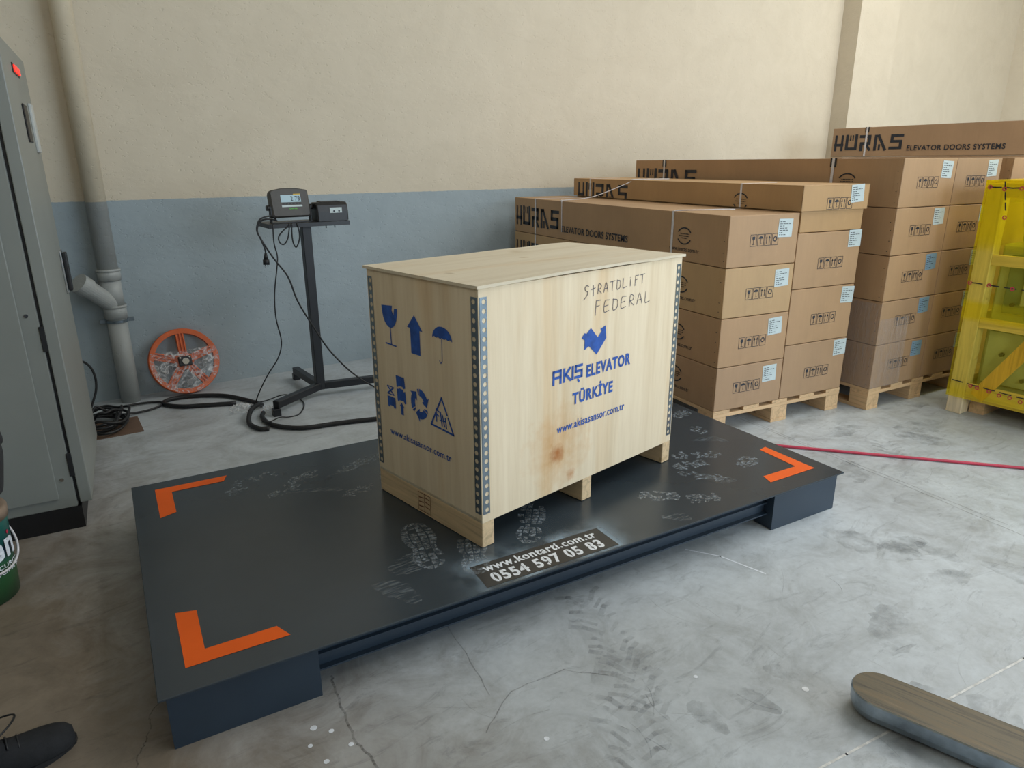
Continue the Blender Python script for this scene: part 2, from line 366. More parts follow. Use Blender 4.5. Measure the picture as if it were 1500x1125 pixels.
def text(st, bold=0.0, cut=None):
    """lettering as a flat outline; cut = characters broken by a stencil bridge"""
    key = (st, bold, cut)
    if key not in _tc:
        F = Flat(); x = 0
        def glyphs(u):
            cu = D.curves.new('t', 'FONT'); cu.body = u; cu.offset = bold; cu.resolution_u = 3; cu.space_character = 1+bold*4
            o = D.objects.new('t', cu); COL.objects.link(o)
            bpy.context.view_layer.update(); dg = bpy.context.evaluated_depsgraph_get()
            me = D.meshes.new_from_object(o.evaluated_get(dg)); bm = bmesh.new(); bm.from_mesh(me)
            D.objects.remove(o); D.curves.remove(cu); D.meshes.remove(me); return bm
        def width(u):
            bm = glyphs(u); r = max(v.co.x for v in bm.verts); bm.free(); return r
        if not cut:
            bm = glyphs(st); b = 0
            F.v = [(v.co.x, v.co.y) for v in bm.verts]; bm.verts.index_update(); F.f = [[v.index for v in f.verts] for f in bm.faces]; bm.free()
        else:
            for i, ch in enumerate(st):
                if ch == ' ': continue
                off = (width(st[:i]+'|')-width('|')) if i else 0
                bm = glyphs(ch)
                if ch in cut:
                    x0 = min(v.co.x for v in bm.verts); x1 = max(v.co.x for v in bm.verts); m = (x0+x1)/2; g = .017
                    for q in (m-g, m+g):
                        bmesh.ops.bisect_plane(bm, geom=bm.verts[:]+bm.edges[:]+bm.faces[:], plane_co=(q, 0, 0), plane_no=(1, 0, 0))
                    bmesh.ops.delete(bm, geom=[f for f in bm.faces if abs(f.calc_center_median().x-m) < g], context='FACES')
                bm.verts.index_update(); b = len(F.v)
                F.v += [(v.co.x+off, v.co.y) for v in bm.verts]; F.f += [[b+v.index for v in f.verts] for f in bm.faces]; bm.free()
        _tc[key] = F
    G = Flat(); G.v = list(_tc[key].v); G.f = [list(f) for f in _tc[key].f]; return G
def decal(name, F, mp, mat, parent, label=None):
    o = link(name, F.mesh(name, mp), mat, parent)
    if label: o['label'] = label
    return o
EPS = .0012
front = lambda y=-EPS: (lambda a, b: (a, y, b))
sidem = lambda x=-EPS: (lambda a, b: (x, a, b))      # a = depth from the near edge

# ------------------------------------------------------------------ setting
XL, XR, YF, YB, ZC = -1.9, 13.0, -5.0, 5.517, 6.0
def struct(name, a, b, mat, **k): return tag(box(name, a, b, mat, **k), kind='structure')
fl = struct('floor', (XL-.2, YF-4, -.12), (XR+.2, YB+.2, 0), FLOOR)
struct('wall_back', (XL-.2, YB, 0), (XR+.2, YB+.2, ZC), WALL)
struct('wall_left', (XL-.2, YF, 0), (XL, YB, ZC), WALL)
struct('wall_right', (XR, YF, 0), (XR+.2, YB, ZC), WALL)
bm = bmesh.new(); add_box(bm, (XL-.2, YF-.2, 0), (-1.7, YF, ZC)); add_box(bm, (-1.7, YF-.2, 0), (.9, YF, 2.9)); add_box(bm, (-1.7, YF-.2, 4.5), (.9, YF, ZC)); add_box(bm, (.9, YF-.2, 0), (3.1, YF, ZC)); add_box(bm, (9.3, YF-.2, 0), (XR+.2, YF, ZC)); add_box(bm, (3.1, YF-.2, 4.2), (9.3, YF, ZC))
tag(from_bm('wall_front', bm, WALL), kind='structure')
bm = bmesh.new()
for a, b in (((XL-.2, YF-.2), (4.3, YB+.2)), ((7.5, YF-.2), (7.7, YB+.2)), ((10.9, YF-.2), (XR+.2, YB+.2)), ((4.3, YF-.2), (7.5, -1.9)), ((4.3, 2.3), (7.5, YB+.2)), ((7.7, YF-.2), (10.9, -.6)), ((7.7, 3.6), (10.9, YB+.2))):
    add_box(bm, (*a, ZC), (*b, ZC+.15))
tag(from_bm('ceiling', bm, CEIL), kind='structure')
struct('trim_1', (8.46, 5.29, 0), (9.28, YB, ZC), WALL)     # pilaster behind the rear stack
bm = bmesh.new(); add_box(bm, (XL, -1.35, 0), (1.3, -1.20, 2.0)); add_box(bm, (XL, -1.35, 2.0), (.15, -1.20, 3.5))
tag(from_bm('wall_light_blocker', bm, WALL), kind='structure')     # unseen wall behind the camera, added to shade the left side
# saw-cut joint, cracks and tyre scuffs in the slab
J = Flat().line([(1.40, .812), (1.649, .780), (2.514, .676), (5.6, .30)], .007)
decal('joint_filler', J, lambda x, y: (x, y, .0008), simple('pale_joint_filler', (.62, .62, .6), .6, 0, .3, 40), fl)
cr = Flat()
for pts, wd in (([(.07, 2.103), (.033, 2.05), (.022, 1.98), (0, 1.93), (-.025, 1.886), (-.027, 1.80), (-.06, 1.62)], .004), ([(.55, 1.90), (.546, 1.865), (.528, 1.753), (.516, 1.59), (.53, 1.51), (.54, 1.42)], .007),
                ([(3.70, 3.6), (3.56, 2.30), (3.50, 1.60), (3.43, 1.03), (3.40, .6)], .006), ([(3.73, 3.6), (3.585, 2.30), (3.53, 1.60), (3.47, 1.03)], .005), ([(1.04, 2.3), (.97, 1.75), (.93, 1.5)], .004), ([(.85, 1.42), (1.0, 1.52), (1.2, 1.50), (1.32, 1.38)], .004)):
    P2 = []
    for a, b in zip(pts, pts[1:]):
        for k in range(6):
            t = k/6; P2.append((a[0]+(b[0]-a[0])*t+random.uniform(-.004, .004), a[1]+(b[1]-a[1])*t+random.uniform(-.004, .004)))
    cr.line(P2, wd)
decal('crack', cr, lambda x, y: (x, y, .0008), mat_alpha('crack_line', (.14, .13, .12), .32, 20, .2, .6), fl)  # thin dark crack lines drawn on the slab
decal('chalk_line', Flat().line([(2.10, 1.80), (2.178, 1.68), (2.225, 1.49)], .007), lambda x, y: (x, y, .0008), WHITE, fl)
ty = Flat()
for (cx_, cy_, ang_, n_, wd) in ((1.42, 1.50, 1.25, 13, .22), (1.18, 1.14, 1.0, 8, .24), (3.9, 1.9, .8, 6, .2)):
    d = Vector((cos(ang_), sin(ang_))); n = Vector((-d.y, d.x))
    for k in range(n_):
        for sd in (-1, 1):
            c = Vector((cx_, cy_))+d*(k-n_/2)*.05; a = c+n*sd*.02; e = c+n*sd*wd*random.uniform(.3, .5)+d*.05*random.uniform(.7, 1.3); m_ = (a+e)/2+d*.012
            ty.line([a, m_, e], random.uniform(.014, .024))
decal('tyre_scuffs', ty, lambda x, y: (x, y, .0009), SCUFF, fl)['kind'] = 'stuff'
sc_ = Flat()
for _ in range(70):
    x, y, a, l = random.uniform(.8, 5), random.uniform(.6, 2.6), random.uniform(0, pi), random.uniform(.03, .22); k = random.uniform(-.6, .6)
    if y > 1.6 and x < 3.1: y -= 1.2
    sc_.line([(x+cos(a+k*t)*l*t, y+sin(a+k*t)*l*t) for t in (0, .25, .5, .75, 1)], .003)
decal('scratches', sc_, lambda x, y: (x, y, .0007), SCUFF, fl)['kind'] = 'stuff'
dr = Flat()
for x, y in ((1.535, 1.235), (.98, 1.30), (1.78, 1.0), (.43, 1.72), (.47, 1.68), (.40, 1.66), (.50, 1.60), (.42, 1.58)):
    dr.disc((x, y), random.uniform(.006, .011), 9)
decal('paint_drips', dr, lambda x, y: (x, y, .001), WHITE, fl)['kind'] = 'stuff'

# ------------------------------------------------------------------ weighing platform
PA = math.radians(-3.887); PL, PW, PH = 2.943, 1.538, .1926
pf = thing('weighing_platform', 'low charcoal steel platform with orange corner marks under the plywood crate', 'platform scale', (.0522, 1.8469, 0), PA)
box('deck_plate', (0, 0, PH-.008), (PL, PW, PH), TOP_PAINT, pf, .0015)
zt = PH-.0082
def corner_block(x0, x1, y0, y1):
    t = .006; bm = bmesh.new()
    add_box(bm, (x0, y0, 0), (x1, y0+t, zt)); add_box(bm, (x0, y1-t, 0), (x1, y1, zt)); add_box(bm, (x0, y0+t, .004), (x0+t, y1-t, zt)); add_box(bm, (x1-t, y0+t, .004), (x1, y1-t, zt))
    return from_bm('end_skirt', bm, FRAME_PAINT, pf)
corner_block(.02, .446, .02, PW-.02); corner_block(PL-.45, PL-.02, .02, PW-.02)
for y, s in ((.05, 1), (PW-.05, -1)):
    bm = bmesh.new(); a, b = .447, PL-.451
    for (z0, z1, d) in ((.068, .074, .0), (.074, .120, .022), (.120, .126, .006), (.126, zt-.006, .022), (zt-.006, zt, .0)):
        add_box(bm, (a, y+s*d, z0), (b, y+s*.06, z1))
    from_bm('side_beam', bm, FRAME_PAINT, pf)
for x in (.9, 1.47, 2.0): box('cross_beam', (x, .115, .08), (x+.06, PW-.115, zt), FRAME_PAINT, pf)
for x in (.12, PL-.14):
    for y in (.12, PW-.12): cyl('foot', (x, y, 0), (x, y, .05), .03, RUBBER, pf)
top = lambda x, y: (x, y, PH+EPS)
for pts in ([(.082, .409), (.145, .392), (.143, .170), (.357, .172), (.385, .106), (.082, .106)], [(.092, 1.455), (.399, 1.455), (.378, 1.396), (.157, 1.396), (.156, 1.176), (.092, 1.149)],
            [(2.812, .39), (2.865, .402), (2.860, .100), (2.553, .098), (2.576, .161), (2.797, .161)], [(2.86, 1.455), (2.86, 1.15), (2.80, 1.18), (2.80, 1.396), (2.58, 1.396), (2.56, 1.455)]):
    decal('orange_corner_mark', Flat().poly(pts), top, ORANGE, pf)
decal('masked_panel', Flat().poly([(1.042, .163), (1.036, .018), (1.612, .018), (1.607, .163)]), lambda x, y: (x, y, PH+.0006), PANEL_PAINT, pf, 'matt dark rectangle round the white lettering')
decal('overspray', Flat().quad(.84, .003, 1.80, .40), lambda x, y: (x, y, PH+.0004), OVER, pf, 'blue-white paint haze round the lettering')
decal('web_address', text('www.kontarti.com.tr', .030, 'o').fit(1.077, .106, 1.575, .152), top, WHITE, pf)
decal('phone_number', text('0554 597 05 83', .036, '0948').fit(1.078, .030, 1.562, .092), top, WHITE, pf)
def tread(F, cx, cy, ang, ln=.29, wd=.105, kind=0, keep=.93, part=(0, 1)):
    """dust print of a shoe sole: outline clipped blocks"""
    def half(u):   # half width along the sole
        return wd/2*(.78+.30*sin(u*pi*1.0)-.36*math.exp(-((u-.42)/.13)**2))*(1 if .04 < u < .96 else .75)*math.sqrt(max(.05, 1-((u-.5)/.52)**6))
    ca, sa = cos(ang), sin(ang); nu = 13; nv = 4
    for i in range(nu):
        if not part[0] <= i/nu <= part[1]: continue
        for j in range(nv):
            if random.random() > keep: continue
            g = .09; u0, u1 = (i+g)/nu, (i+1-g)/nu; v0, v1 = (j+g)/nv*2-1, (j+1-g)/nv*2-1; pts = []
            for u, v in ((u0, v0), (u1, v0), (u1, v1), (u0, v1)):
                h = half(u); x = (u-.5)*ln+(abs(v)*.02 if kind else 0)+random.uniform(-.0015, .0015); y = v*h+random.uniform(-.0015, .0015)
                pts.append((cx+x*ca-y*sa, cy+x*sa+y*ca))
            F.poly(pts)
    return F
prints = [(.955, .40, 1.42, .36, .135, 0, .96, (0, 1)), (1.10, .25, 1.2, .30, .12, 0, .95, (0, .8)), (1.41, .34, .95, .34, .12, 0, .85, (0, 1)), (2.06, .23, 2.6, .26, .1, 1, .8, (.3, 1)), (2.20, .13, 2.8, .2, .09, 1, .8, (.2, 1)),
          (2.50, .50, 2.7, .28, .1, 1, .55, (0, 1)), (2.60, .30, .4, .2, .1, 1, .8, (.3, 1)), (2.72, .70, 1.2, .2, .09, 1, .7, (.4, 1)), (2.34, .30, 2.4, .22, .09, 1, .5, (0, 1)), (2.40, .43, 3.0, .24, .09, 0, .7, (.2, 1)),
          (.50, 1.35, .15, .22, .085, 1, .6, (0, 1)), (.39, 1.25, .6, .12, .08, 1, .6, (.2, 1)), (.58, 1.145, .6, .2, .08, 1, .6, (.1, 1)), (.70, 1.25, .3, .15, .08, 1, .8, (0, 1)), (.88, .98, .3, .16, .08, 1, .6, (0, 1)), (.98, 1.27, .35, .26, .09, 1, .8, (0, 1)), (2.80, .98, .3, .2, .09, 1, .7, (.3, 1))]
for p in prints: decal('shoe_print', tread(Flat(), *p), lambda x, y: (x, y, PH+.0008), DUST, pf)
def smear(pts, wd):
    F = Flat(); P2 = catmull([(*p, 0) for p in pts], 8)
    L_, R_ = [], []
    for i, p in enumerate(P2):
        d = (P2[min(i+1, len(P2)-1)]-P2[max(0, i-1)]).normalized(); n = Vector((-d.y, d.x, 0)); h = wd/2*(.25+sin(pi*min(1, (i+.5)/len(P2))))*random.uniform(.75, 1.1)
        L_.append((p+n*h).to_2d()); R_.append((p-n*h).to_2d())
    for i in range(len(P2)-1): F.poly([L_[i], L_[i+1], R_[i+1], R_[i]])
    return F
for pts, wd in (([(.70, .24), (.76, .17), (.80, .06)], .08), ([(.78, .30), (.85, .29), (.92, .36)], .1), ([(2.30, .38), (2.36, .27), (2.36, .20)], .05), ([(2.35, .26), (2.44, .20)], .06), ([(2.60, .66), (2.72, .62), (2.76, .55)], .05), ([(.60, 1.12), (.72, 1.08), (.88, 1.0)], .025), ([(.62, 1.14), (.72, 1.10), (.82, 1.06)], .018), ([(.80, 1.2), (.95, 1.24), (1.05, 1.3)], .03), ([(1.9, .10), (1.97, .06), (2.0, .03)], .05)):
    decal('dust_smear', smear(pts, wd), lambda x, y: (x, y, PH+.0007), DUST2, pf)

random.seed(21)
for _ in range(26):     # worn rubber patches on the concrete
    x, y, a, l = random.uniform(1.3, 5.2), random.uniform(.5, 2.3), random.uniform(0, pi), random.uniform(.06, .2)
    if x < 3.2 and y > 1.45: y -= 1.0
    bl = smear([(x-cos(a)*l, y-sin(a)*l), (x, y+random.uniform(-.03, .03)), (x+cos(a)*l, y+sin(a)*l)], l*.9)
    decal('rubber_patch', bl, lambda x, y: (x, y, .0006), SCUFF2, fl)

# ------------------------------------------------------------------ plywood crate on its runners
CL, CW, CH, RH = 1.211, .7064, 1.010, .1053
ct = thing('shipping_crate', 'pale plywood crate with blue stencils and metal corner strips on the steel platform', 'crate', (1.2098, 2.0236, PH+.0015), math.radians(9.158))
for s0 in (0, .567, CL-.06): box('runner', (s0, 0, 0), (s0+.06, CW, RH), SKID_Y, ct, .003)
t = .012
box('base_panel', (.0, .0, RH+.0002), (CL, CW, RH+.012), PLY_L, ct)
z0, z1 = RH+.0122, CH-.012
bm = bmesh.new(); add_box(bm, (0, 0, RH), (CL, t, z1), .001); from_bm('front_panel', bm, PLY_F, ct).location.y = -.0005
box('back_panel', (0, CW-t, z0), (CL, CW, z1), PLY_S, ct); box('end_panel', (0, t, RH), (t, CW-t, z1), PLY_S, ct); box('end_panel', (CL-t, t, z0), (CL, CW-t, z1), PLY_S, ct)
bm = bmesh.new(); nx, ny = 24, 8; ov = .011; gr = {}
for k in (0, 1):
    for i in range(nx+1):
        for j in range(ny+1):
            x, y = -ov+(CL+2*ov)*i/nx, -ov+(CW+2*ov)*j/ny
            z = z1+.0005+.011*k+.006*sin(pi*i/nx)*(1-j/ny)**2+.003*sin(i*.9+j)*.5*(i/nx)
            gr[k, i, j] = bm.verts.new((x, y, z))
for i in range(nx):
    for j in range(ny):
        bm.faces.new([gr[1, i, j], gr[1, i+1, j], gr[1, i+1, j+1], gr[1, i, j+1]]); bm.faces.new([gr[0, i, j+1], gr[0, i+1, j+1], gr[0, i+1, j], gr[0, i, j]])
for i in range(nx):
    for j in (0, ny): bm.faces.new([gr[0, i, j], gr[0, i+1, j], gr[1, i+1, j], gr[1, i, j]])
for j in range(ny):
    for i in (0, nx): bm.faces.new([gr[0, i, j], gr[0, i, j+1], gr[1, i, j+1], gr[1, i, j]])
from_bm('lid', bm, PLY_L, ct)
def strip_mesh():
    """one perforated steel angle: two flanges with round holes and a rounded bend (flanges along +x and +y)"""
    bm = bmesh.new(); H = z1-.03-(RH+.035); n = 25; p = H/n; o = .0018; wd = .038; r = .0096; c0 = RH+.035
    for fl_ in (0, 1):
        P_ = lambda a, z: (a, -o, z) if fl_ == 0 else (-o, a, z)
        for k in range(n):
            zc = c0+(k+.5)*p; a0, a1 = .010, wd; ac = .024
            sq = [(a1, zc), (a1, zc+p/2), (ac, zc+p/2), (a0, zc+p/2), (a0, zc), (a0, zc-p/2), (ac, zc-p/2), (a1, zc-p/2)]
            hl = [(ac+r*cos(i*pi/4), zc+r*sin(i*pi/4)) for i in range(8)]
            A = [bm.verts.new(P_(*q)) for q in sq]; B = [bm.verts.new(P_(*q)) for q in hl]
            for i in range(8): bm.faces.new((A[i], A[(i+1) % 8], B[(i+1) % 8], B[i]))
    arc = [(.010, -o)]+[(.010-(.010+o)*sin(a)+0, .010-(.010+o)*cos(a)) for a in [i*pi/2/6 for i in range(7)]]+[(-o, .010)]
    zs = (c0, c0+H); rows = [[bm.verts.new((x, y, z)) for x, y in arc] for z in zs]
    for i in range(len(arc)-1): bm.faces.new((rows[0][i], rows[0][i+1], rows[1][i+1], rows[1][i]))
    bmesh.ops.remove_doubles(bm, verts=bm.verts, dist=1e-5); bmesh.ops.recalc_face_normals(bm, faces=bm.faces)
    me = D.meshes.new('corner_strip'); bm.to_mesh(me); bm.free(); return me
sm = strip_mesh()
for (x, y, a) in ((0, -.0005, 0), (CL, -.0005, pi/2), (CL, CW, pi), (0, CW, -pi/2)):
    o = link('corner_strip', sm, GALV, ct); o.location = (x, y, 0); o.rotation_euler = (0, 0, a)
fm, sdm = front(-.0022), sidem(-.0016)
LOGO = Flat().poly([(.537, .735), (.554, .753), (.565, .748), (.592, .768), (.636, .722), (.660, .745), (.650, .755), (.684, .765), (.691, .711), (.632, .650), (.582, .694), (.554, .682), (.556, .722)])
decal('emblem', LOGO, fm, BLUE, ct)
A = Flat(); w_ = .013   # squared logo lettering A K I S-cedilla
A.line([(0, 0), (0, .055), (.045, .055)], w_).line([(.045, .055), (.045, 0)], w_).line([(.012, .026), (.045, .026)], w_)
A.line([(.068, 0), (.068, .055)], w_).line([(.074, .026), (.105, .055)], w_).line([(.080, .028), (.108, 0)], w_)
A.line([(.124, 0), (.124, .055)], w_)
A.line([(.184, .055), (.144, .055), (.144, .030), (.184, .030), (.184, .002), (.142, .002)], w_).line([(.160, -.012), (.166, -.020)], .010)
decal('company_name', A.fit(.371, .552, .548, .632), fm, BLUE, ct)
decal('company_name', text('ELEVATOR', .036, 'AO').fit(.572, .563, .861, .617), fm, BLUE, ct)
decal('country_name', text('TÜRKİYE', .036).fit(.490, .462, .746, .530), fm, BLUE, ct)
decal('web_address', text('www.akisasansor.com.tr', .012).fit(.400, .360, .832, .396), fm, BLUE, ct)
HW = {'S': [[(.9, .9), (.5, 1), (.15, .8), (.3, .55), (.7, .4), (.6, .1), (0, -.25)]], 'T': [[(0, .95), (1, 1)], [(.5, 1), (.45, 0)]], 't': [[(.1, .6), (.9, .72)], [(.5, 1), (.55, -.1)]], 'R': [[(.1, 0), (.25, 1), (.8, .85), (.65, .5), (.2, .45), (.85, 0)]],
      'A': [[(0, 0), (.45, 1), (.9, 0)], [(.15, .35), (.8, .4)]], 'D': [[(.15, 1), (.15, 0), (.8, .15), (.85, .8), (.1, .98)]], 'L': [[(.15, 1), (.1, 0), (.85, .05)]], 'I': [[(.4, .7), (.4, 0)], [(.42, .95), (.43, .9)]],
      'F': [[(.2, 1), (.1, -.1)], [(.2, 1), (.9, 1)], [(.18, .55), (.7, .6)]], 'E': [[(.9, 1), (.2, .95), (.1, 0), (.85, .05)], [(.15, .5), (.7, .55)]]}
def handwrite(st, x0, z0, w, h, rise=0):
    F = Flat(); n = len(st)
    for i, c in enumerate(st):
        for s in HW[c]:
            P2 = catmull([(x0+(i+p[0]*.72)*w/n, z0+rise*i/n+p[1]*h*(1.15 if i == 0 else 1), 0) for p in s], 4); F.line([q.to_2d() for q in P2], .0030)
    return F
decal('handwriting', handwrite('StRATDLIFT', .545, .900, .40, .038, .014), fm, PENCIL, ct)['kind'] = 'stuff'
decal('handwriting', handwrite('FEDERAL', .612, .822, .385, .046, .004), fm, PENCIL, ct)['kind'] = 'stuff'
# end panel: handling stencils (a = depth; the picture's left is the far edge)
G = Flat(); bowl = [(.608, .860)]+[(.552+.054*cos(a), .846-.073*sin(a)) for a in [0+i*pi/12 for i in range(13)]]+[(.497, .858), (.517, .856), (.524, .828), (.535, .846), (.530, .866)]
decal('stencil_glass', G.poly(bowl).line([(.552, .775), (.550, .706)], .006).line([(.590, .704), (.517, .702)], .006), sdm, BLUE, ct)
decal('stencil_arrow', Flat().poly([(.382, .850), (.432, .797), (.412, .795), (.411, .694), (.350, .694), (.350, .793), (.331, .793)]), sdm, BLUE, ct)
U = Flat(); arcp = [(.209+.060*cos(a), .783+.050*sin(a)) for a in [pi*i/14 for i in range(15)]]; scal = []
for k in range(5):
    for a in (0.15, .5, .85): scal.append((.149+(k+a)*.024, .783-.0+.008*sin(a*pi)))
U.poly(arcp+scal).line([(.211, .786), (.212, .70), (.221, .690), (.229, .699)], .0030)
decal('stencil_umbrella', U, sdm, BLUE, ct)
B_ = Flat().poly([(.533, .578), (.474, .578), (.468, .534), (.480, .528), (.488, .536), (.514, .536), (.522, .528), (.530, .532)])
B_.poly([(.530, .522), (.520, .520), (.512, .526), (.488, .524), (.480, .514), (.470, .520), (.466, .468), (.476, .464), (.482, .474), (.512, .474), (.520, .464), (.528, .472)])
B_.poly([(.500, .466), (.515, .448), (.507, .448), (.507, .412), (.489, .412), (.489, .448), (.482, .448)])
B_.poly([(.603, .474), (.546, .474), (.544, .430), (.554, .424), (.562, .434), (.586, .434), (.594, .424), (.602, .430)])
B_.line([(.598, .516), (.556, .486)], .007).line([(.556, .516), (.598, .486)], .007).line([(.600, .518), (.554, .518)], .004).line([(.600, .484), (.554, .484)], .004)
decal('stencil_stacking', B_, sdm, BLUE, ct)
Rr = Flat()
for k in range(3):
    a0 = 62+k*120; P3 = lambda r, d: (.372-r*cos(math.radians(d))*.92, .492+r*sin(math.radians(d)))
    for i in range(5):
        d0, d1 = a0-34+i*12, a0-22+i*12; Rr.poly([P3(.034, d0), P3(.064, d0), P3(.064, d1), P3(.034, d1)])
    Rr.poly([P3(.078, a0-34), P3(.020, a0-34), P3(.052, a0-68)])
    Rr.poly([P3(.034, a0+31), P3(.064, a0+31), P3(.060, a0+42), P3(.040, a0+40)])
decal('stencil_recycling', Rr, sdm, BLUE, ct)
T = Flat(); a_, b_, c_ = Vector((.226, .552)), Vector((.298, .428)), Vector((.158, .420))
for p, q in ((a_, b_), (b_, c_), (c_, a_)):
    T.line([p, p+(q-p)*.44], .008).line([p+(q-p)*.54, q], .008)
T.line([(.262, .500), (.262, .450)], .006).line([(.262, .498), (.244, .492)], .006).line([(.262, .478), (.248, .474)], .006).line([(.236, .492), (.228, .440)], .007).line([(.224, .482), (.212, .440)], .007).line([(.240, .458), (.206, .462)], .005).line([(.206, .474), (.200, .436)], .006)
decal('stencil_triangle', T, sdm, BLUE, ct)
wt = text('www.akisasansor.com.tr', .012).fit(-.596, .302, -.176, .332); wt.v = [(-x, y-.004*(x+.4)) for x, y in wt.v]
decal('web_address', wt, sdm, BLUE, ct)
st_ = Flat().line([(.415, .012), (.415, .094), (.330, .094), (.330, .012)], .003, True).line([(.372, .012), (.372, .094)], .003)
for z in (.03, .05, .07): st_.line([(.408, z), (.380, z+.004)], .005).line([(.364, z+.01), (.338, z+.006)], .005)
decal('burnt_stamp', st_, sidem(-.0008), simple('burnt_mark', (.16, .05, .02), .7), ct)

# ------------------------------------------------------------------ long cartons on pallets
def logo_letters():
    F = Flat(); w = .034; H = .173; x = 0
    F.line([(.0, 0), (.0, H)], .026).line([(.075, 0), (.075, H)], .026).line([(.0, .062), (.075, .062)], w)
    F.line([(.130, H), (.130, .014), (.236, .014), (.236, H)], .032).line([(.168, H), (.168, H*.70)], .014).line([(.198, H), (.198, H*.70)], .014)
    F.line([(.300, 0), (.300, .075), (.385, .075), (.385, H-.012), (.290, H-.012)], w).line([(.345, .075), (.395, 0)], .028)
    F.line([(.455, 0), (.455, H-.012), (.485, H-.012), (.565, 0)], .030).line([(.500, .0), (.500, .05)], .022)
    F.line([(.735, H-.014), (.630, H-.014), (.630, .092), (.725, .092), (.725, .014), (.620, .014)], .031)
    return F
def symbols():
    F = Flat(); W = .055
    for k in range(4):
        x = .0565*k; F.line([(x, 0), (x+.048, 0), (x+.048, .064), (x, .064)], .0028, True)
        if k == 0: F.poly([(x+.014, .054), (x+.034, .054), (x+.034, .040), (x+.024, .030), (x+.014, .040)]).line([(x+.024, .034), (x+.024, .010)], .003).line([(x+.016, .010), (x+.032, .010)], .003)
        if k == 1: F.poly([(x+.024+.018*cos(a), .040+.014*sin(a)) for a in [pi*i/8 for i in range(9)]]).line([(x+.024, .04), (x+.024, .014), (x+.030, .014)], .0025)
        if k == 2:
            for dx in (.013, .035): F.line([(x+dx, .012), (x+dx, .044)], .004).poly([(x+dx-.007, .040), (x+dx+.007, .040), (x+dx, .056)])
        if k == 3: F.arc((x+.024, .034), .013, 0, 360, .006, 10)
    return F
def emblem():
    F = Flat(); F.arc((0, .05), .052, 25, 155, .008, 10).arc((0, .05), .052, 205, 335, .008, 10)
    for z, w in ((.064, .032), (.050, .040), (.036, .026)):
        x = -w
        while x < w: F.quad(x, z-.003, x+.006, z+.003); x += .009
    return F
def sticker_rows():
    F = Flat(); random.seed(3)
    for k in range(7):
        z = .012+.0125*k; x = .010
        while x < .092:
            l = random.uniform(.008, .022); F.quad(x, z, min(.094, x+l), z+.0036); x += l+.005
            if random.random() < .25: break
    return F
LG, SY, EM, RW = logo_letters(), symbols(), emblem(), sticker_rows()
EDS = text('ELEVATOR DOORS SYSTEMS', .022); WWW = text('www.huras.com.tr', .004)
def onside(F, left, z, w, h):
    """place a flat print on the long side; left = depth of its left (far) end"""
    G = Flat(); G.v = list(F.v); G.f = F.f; G.fit(-left, z, -left+w, z+h); G.v = [(-x, y) for x, y in G.v]; return G
def fitted(F, x0, z0, x1, z1): G = Flat(); G.v = list(F.v); G.f = F.f; return G.fit(x0, z0, x1, z1)
_m = {}
def shared(key, make):
    if key not in _m: _m[key] = make()
    return _m[key]
def carton_body(W, Ln, H, seed):
    r = random.Random(seed); bm = bmesh.new(); add_box(bm, (0, 0, .0015), (W, Ln, H-.0015), .004, 2)
    for _ in range(1): bmesh.ops.bisect_plane(bm, geom=bm.verts[:]+bm.edges[:]+bm.faces[:], plane_co=(W/2, 0, 0), plane_no=(1, 0, 0))
    for c, n in (((0, Ln/2, 0), (0, 1, 0)), ((0, 0, H/2), (0, 0, 1))): bmesh.ops.bisect_plane(bm, geom=bm.verts[:]+bm.edges[:]+bm.faces[:], plane_co=c, plane_no=n)
    for v in bm.verts:
        u, q, s = v.co.x/W, v.co.y/Ln, v.co.z/H
        if v.co.y < .002 and .2 < u < .8 and .2 < s < .8: v.co.y -= r.uniform(.0005, .0014)*0
        if v.co.x < .002 and .2 < q < .8: v.co.x += r.uniform(0, .006)
        if .2 < s < .8 and v.co.x > W-.002 and .2 < q < .8: v.co.x -= r.uniform(0, .006)
    return bm
